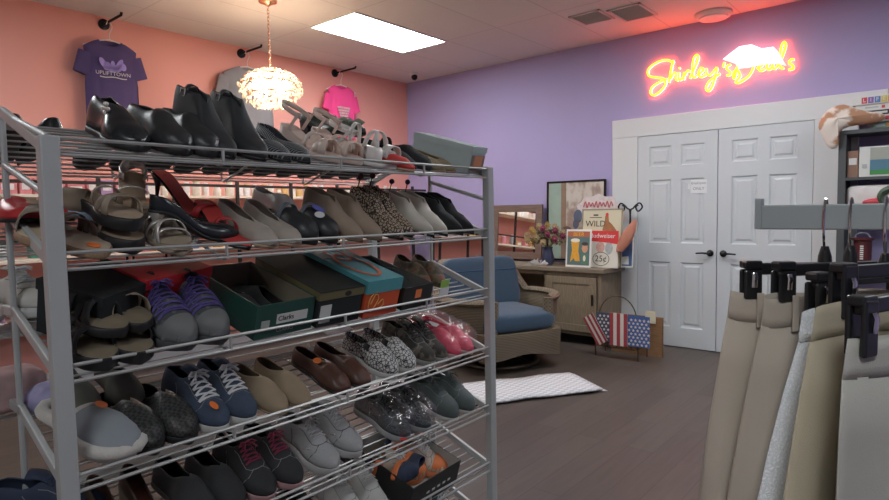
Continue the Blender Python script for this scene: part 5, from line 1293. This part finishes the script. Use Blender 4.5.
for i, X in enumerate((1.665, 1.765)):
    sneaker(frame(4, X, .15, 5), LR[i]+' shoe of the grey green sneakers by the right post', GGRN, SW, fab('green_grey_lace', (.08, .10, .10), .8), W=.094, L=.262, th=.018, tongue=GGRN, H=[(0, .065), (.14, .075), (.32, .07), (.46, .088), (.58, .075), (.78, .056), (.92, .046), (1, .022)])

# ---- shelf 5
WBT = fab('white_boot_suede', (.48, .48, .46), .85, var=.12, bump=.4)
pair(5, (1.20, 1.30), .15, sneaker, 'off-white high lined sneakers under the grey knit pair', um=WBT, sm=SW, lm=fab('offwhite_lace', (.5, .5, .48), .8), H=[(0, .085), (.14, .09), (.3, .088), (.45, .1), (.58, .085), (.78, .055), (.92, .044), (1, .02)], ins=fab('sage_lining', (.20, .23, .20), .9), W=.094)
o = shoebox(frame(5, 1.52, .165, 3), 'open black shoebox holding colourful sneakers at the lower right', .27, .31, .10, BB2, mat('box_white_lining', (.42, .42, .40), .8, var=.05))
for q in range(5): front(o, .31, -.05+.03*q, -.035+.03*q, .04, .048, MATS['label_white'], 'print_mark')
def colorx(o, l):
    rows = [[tuple(S(l, t, pi*j/12, lerp_tab(HSNK, t)+.003)) for j in range(13)] for t in (.78, .84, .90, .96, .99)]
    MB().grid(rows).build('toe_cap', ORG, o, smooth=True)
    arch(l, .05, .05, .074, .03, NAVY, o, 'heel_band', a0=0, a1=pi*.45); arch(l, .2, .24, .074, .03, ORG, o, 'side_panel', a0=0, a1=pi*.4); arch(l, .4, .45, .08, .02, fab('lime_panel', (.25, .5, .1), .6), o, 'side_panel', a0=pi*.62, a1=pi)
sneaker(frame(5, 1.47, .17, 60, lift=.012, roll=12), 'cream and orange sneaker lying across the open black box', CRM, ORG, WLACE, extra=colorx, th=.03)
sneaker(frame(5, 1.59, .17, 30, lift=.012), 'second cream and orange sneaker at the right inside the box', CRM, fab('orange_sole', (.70, .22, .10), .6), WLACE, extra=colorx, th=.026)
slipon(frame(5, 1.46, .13, -70, lift=.085, roll=-80), 'navy heel of a colourful shoe with orange sole leaning on the box edge', NAVY, ORG, name='slip_on_sneaker', L=.16, W=.07, th=.022)
# ---- shelf 6
pair(6, (1.60, 1.70), .16, sneaker, 'teal sneakers with pale laces on the lowest visible shelf', um=TEAL, sm=SW, lm=WLACE)
pair(5, (.96, 1.06), .15, sneaker, 'black sneakers on the sixth shelf left of the off-white pair', um=BLKK, sm=SB, lm=BLACE)

# ================================================================ TROUSERS RACK
def cam_xy(lat, dep): return (dep*.7627+lat*.6468, dep*.6468-lat*.7627)
ar = empty('garment_rack', 'grey metal garment rack bar holding the trousers at the right', 'garment rack', loc=(1.048, 0, 0))
BARG = mat('garment_bar_grey', (.42, .47, .48), .45, .3, var=.03)
MB().span((-.004, -.75, 1.303), (.010, .233, 1.341)).build('bar', BARG, ar, bevel=.002)
MB().span((-.007, .226, 1.303), (.013, .236, 1.352)).build('end_stop', BARG, ar, bevel=.0015)
MB().span((-.02, -.79, 0), (.026, -.745, 1.36)).build('post', BARG, ar, bevel=.003)
MB().span((-.3, -.79, 0), (.3, -.745, .03)).span((-.02, -1.05, 0), (.026, -.5, .03)).build('foot', BARG, ar, bevel=.003)
HCLIP = mat('clip_black', (.014, .015, .017), .3, var=.1, coat=.2); CHROME = mat('chrome', (.75, .75, .75), .12, 1, var=0)
def trousers(hook_lat, hook_dep, clip_lat, clip_dep, zc, width, m, lab, hlab, drop=.95, spread=.0, lean=0, seed=0, pockets=True, inset=.045, zbar=None, clipz=.044, short=False, taper=1.0, shift=0, ext=.0):
    hx, hy = cam_xy(hook_lat, hook_dep); hx = 1.051
    cx, cy = cam_xy(clip_lat, clip_dep)
    d = Vector((hx-cx, hy-cy, 0)); hw = d.length; d.normalize()
    ang = math.atan2(d.y, d.x)
    # local frame: origin under the hook, +x runs from the camera-left clip towards the right one
    M = Matrix.Translation((hx, hy, zc)) @ Matrix.Rotation(ang, 4, 'Z')
    h = empty('trouser_hanger', hlab, 'hanger', M=M)
    top = 1.345-zc
    wv = Matrix.Rotation(-ang, 4, 'Z') @ Vector((1, 0, 0))
    hk = smooth_path([tuple(wv*a_+Vector((0, 0, z_))) for a_, z_ in ((0, .005), (-.004, top-.075), (-.014, top-.055), (-.016, top-.03), (-.012, top-.006), (.0, top+.004), (.012, top-.004), (.015, top-.018))])
    MB().tube(hk, .0019, 6).build('hook', CHROME, h, smooth=True)
    MB().lathe([(.010, -.006), (.009, .015), (.005, .03)], n=12).build('neck', HCLIP, h, smooth=True)
    MB().span((-hw-.008, -.006, -.012), (hw+.008, .006, .006)).build('bar', HCLIP, h, bevel=.003)
    for s in (-1, 1):
        c = MB(); x = s*hw
        c.box((x, -.008, -.026), (.026, .007, clipz)); c.box((x, .008, -.026), (.026, .007, clipz)); c.box((x, 0, .004), (.028, .02, .012))
        q = c.build('clip', HCLIP, h, bevel=.003)
        MB().tube([(x, -.0125, -.008), (x, -.015, -.014), (x, -.0135, -.03)], .0042, 8, flat=.5).build('spring', CHROME, q, smooth=True)
    t = empty('trousers', lab, 'trousers', M=M)
    rnd = random.Random(seed); n = 44
    ph = [rnd.uniform(0, 6) for _ in range(6)]
    w0 = hw+inset
    zt = -.040
    # waistband
    rows = []
    def ring(s, z, w, dpt, xo=0, amp=0.0):
        return [(xo+w*cos(a), dpt*sin(a)+amp*(sin(5*cos(a)*2+ph[0])+.6*sin(9*cos(a)+ph[1]+s*2)+.35*sin(21*cos(a)+s*9+ph[3])*min(1, s*4)), z+.004*sin(3*a+ph[2])) for a in [2*pi*j/n for j in range(n)]]
    for s, z in ((0, zt), (.3, zt-.012), (.7, zt-.028), (1, zt-.042)):
        rows.append(ring(s, z, w0*(1+.03*s), .011+.002*s, amp=.001))
    MB().grid(rows, closed=True).build('waistband', m, t, smooth=True, angle=100, solid=.002)
    rows = []
    for i in range(15):
        s = i/14; z = zt-.040-drop*s
        w = w0*(1.03+spread*s**.8)*(1-(.0 if not short else 0)); 
        rows.append(ring(s, z, w*(taper**s), .012+.016*min(1, s*2.2), xo=lean*s+shift*(1-(1-s)**2.6), amp=.010*min(1, s*3)))
    MB().grid(rows, closed=True).build('legs', m, t, smooth=True, angle=100, solid=.0015)
    for x in (-w0*.72, -w0*.1, w0*.6): MB().box((x, -.0145, zt-.024), (.010, .003, .052)).build('belt_loop', m, t, bevel=.001)
    sm = mat('stitch_'+m.name, tuple(q*.5 for q in MCOL[m.name]), .9, var=0)
    st = MB()
    if pockets:
        st.tube([(-w0*.55, -.021, zt-.045), (-w0*.72, -.030, zt-.10), (-w0*.86, -.036, zt-.17)], .0018, 4)
        st.tube([(-w0*.2, -.022, zt-.05), (-w0*.28, -.045, zt-.25), (-w0*.3, -.058, zt-.5)], .0018, 4)
        st.tube([(w0*.15, -.030, zt-.10), (w0*.62, -.030, zt-.105)], .002, 4)
    else:
        st.tube([(-w0*.15, -.033, zt-.125), (w0*.35, -.034, zt-.125)], .0016, 4); st.tube([(-w0*.15, -.033, zt-.131), (w0*.35, -.034, zt-.131)], .0016, 4)
    st.build('seams', sm, t)
    return t
MCOL = {'trouser_sand': (.56, .49, .41), 'trouser_taupe': (.50, .44, .37), 'trouser_lace': (.62, .66, .70), 'trouser_khaki': (.54, .475, .355), 'trouser_stone': (.58, .57, .51)}
TM = {k: mat(k, c, .9, var=.10, vscale=14, bump=.35, bscale=600) for k, c in MCOL.items() if k != 'trouser_lace'}
TM['trouser_lace'] = pattern('trouser_lace', 'edge', (.74, .78, .84), (.86, .89, .92), 200, .8, th=.10, bump=.5)
trousers(.570, .89, .465, .90, 1.248, .13, TM['trouser_sand'], 'sand coloured trousers at the far left of the rack, farthest from camera', 'black clip hanger of the leftmost sand trousers', spread=.04, seed=1, inset=.03, shift=-.06)
trousers(.595, .87, .489, .855, 1.25, .13, TM['trouser_taupe'], 'taupe trousers with belt loops second from the left', 'black clip hanger of the taupe trousers', spread=.12, seed=2, inset=.03, shift=-.07)
trousers(.626, .843, .505, .80, 1.24, .13, TM['trouser_lace'], 'white lace textured trousers between the taupe and khaki pairs', 'black clip hanger of the white lace trousers', spread=.10, seed=3, pockets=False, inset=.03, shift=-.14)
trousers(.672, .803, .495, .735, 1.258, .13, TM['trouser_khaki'], 'khaki cargo trousers with side pocket in front of the lace pair', 'black clip hanger with large front clip of the khaki trousers', spread=.08, seed=4, inset=.05, clipz=.066, shift=-.10)
trousers(.69, .75, .452, .640, 1.232, .13, TM['trouser_stone'], 'pale stone trousers nearest the camera at the right edge', 'black clip hanger of the pale stone trousers nearest the camera', spread=.02, seed=5, inset=.025, pockets=False, clipz=.062)

# ================================================================ LIGHT, WORLD, CAMERA
w = bpy.data.worlds.new('World'); SC.world = w; w.use_nodes = True
w.node_tree.nodes['Background'].inputs[0].default_value = (.5, .5, .55, 1); w.node_tree.nodes['Background'].inputs[1].default_value = .3
cam = bpy.data.cameras.new('camera'); co = bpy.data.objects.new('camera', cam); COL.objects.link(co); SC.camera = co
HEAD, PITCH, ROLL = radians(40.3), radians(3.7), radians(1.0)
f = Vector((cos(HEAD)*cos(PITCH), sin(HEAD)*cos(PITCH), -sin(PITCH)))
r0 = f.cross(Vector((0, 0, 1))).normalized(); u0 = r0.cross(f)
r = r0*cos(ROLL)-u0*sin(ROLL); u = u0*cos(ROLL)+r0*sin(ROLL)
co.matrix_world = Matrix.Translation((0, 0, 1.34)) @ Matrix((r, u, -f)).transposed().to_4x4()
cam.sensor_width = 36; cam.lens = 595/889*36; cam.clip_start = .02
SC.view_settings.view_transform = 'Standard'; SC.view_settings.look = 'None'; SC.view_settings.gamma = 1; SC.view_settings.use_curve_mapping = False
SC.view_settings.exposure = .1
SC.cycles.use_denoising = True
SC.cycles.max_bounces = 8
SC.cycles.sample_clamp_indirect = 6
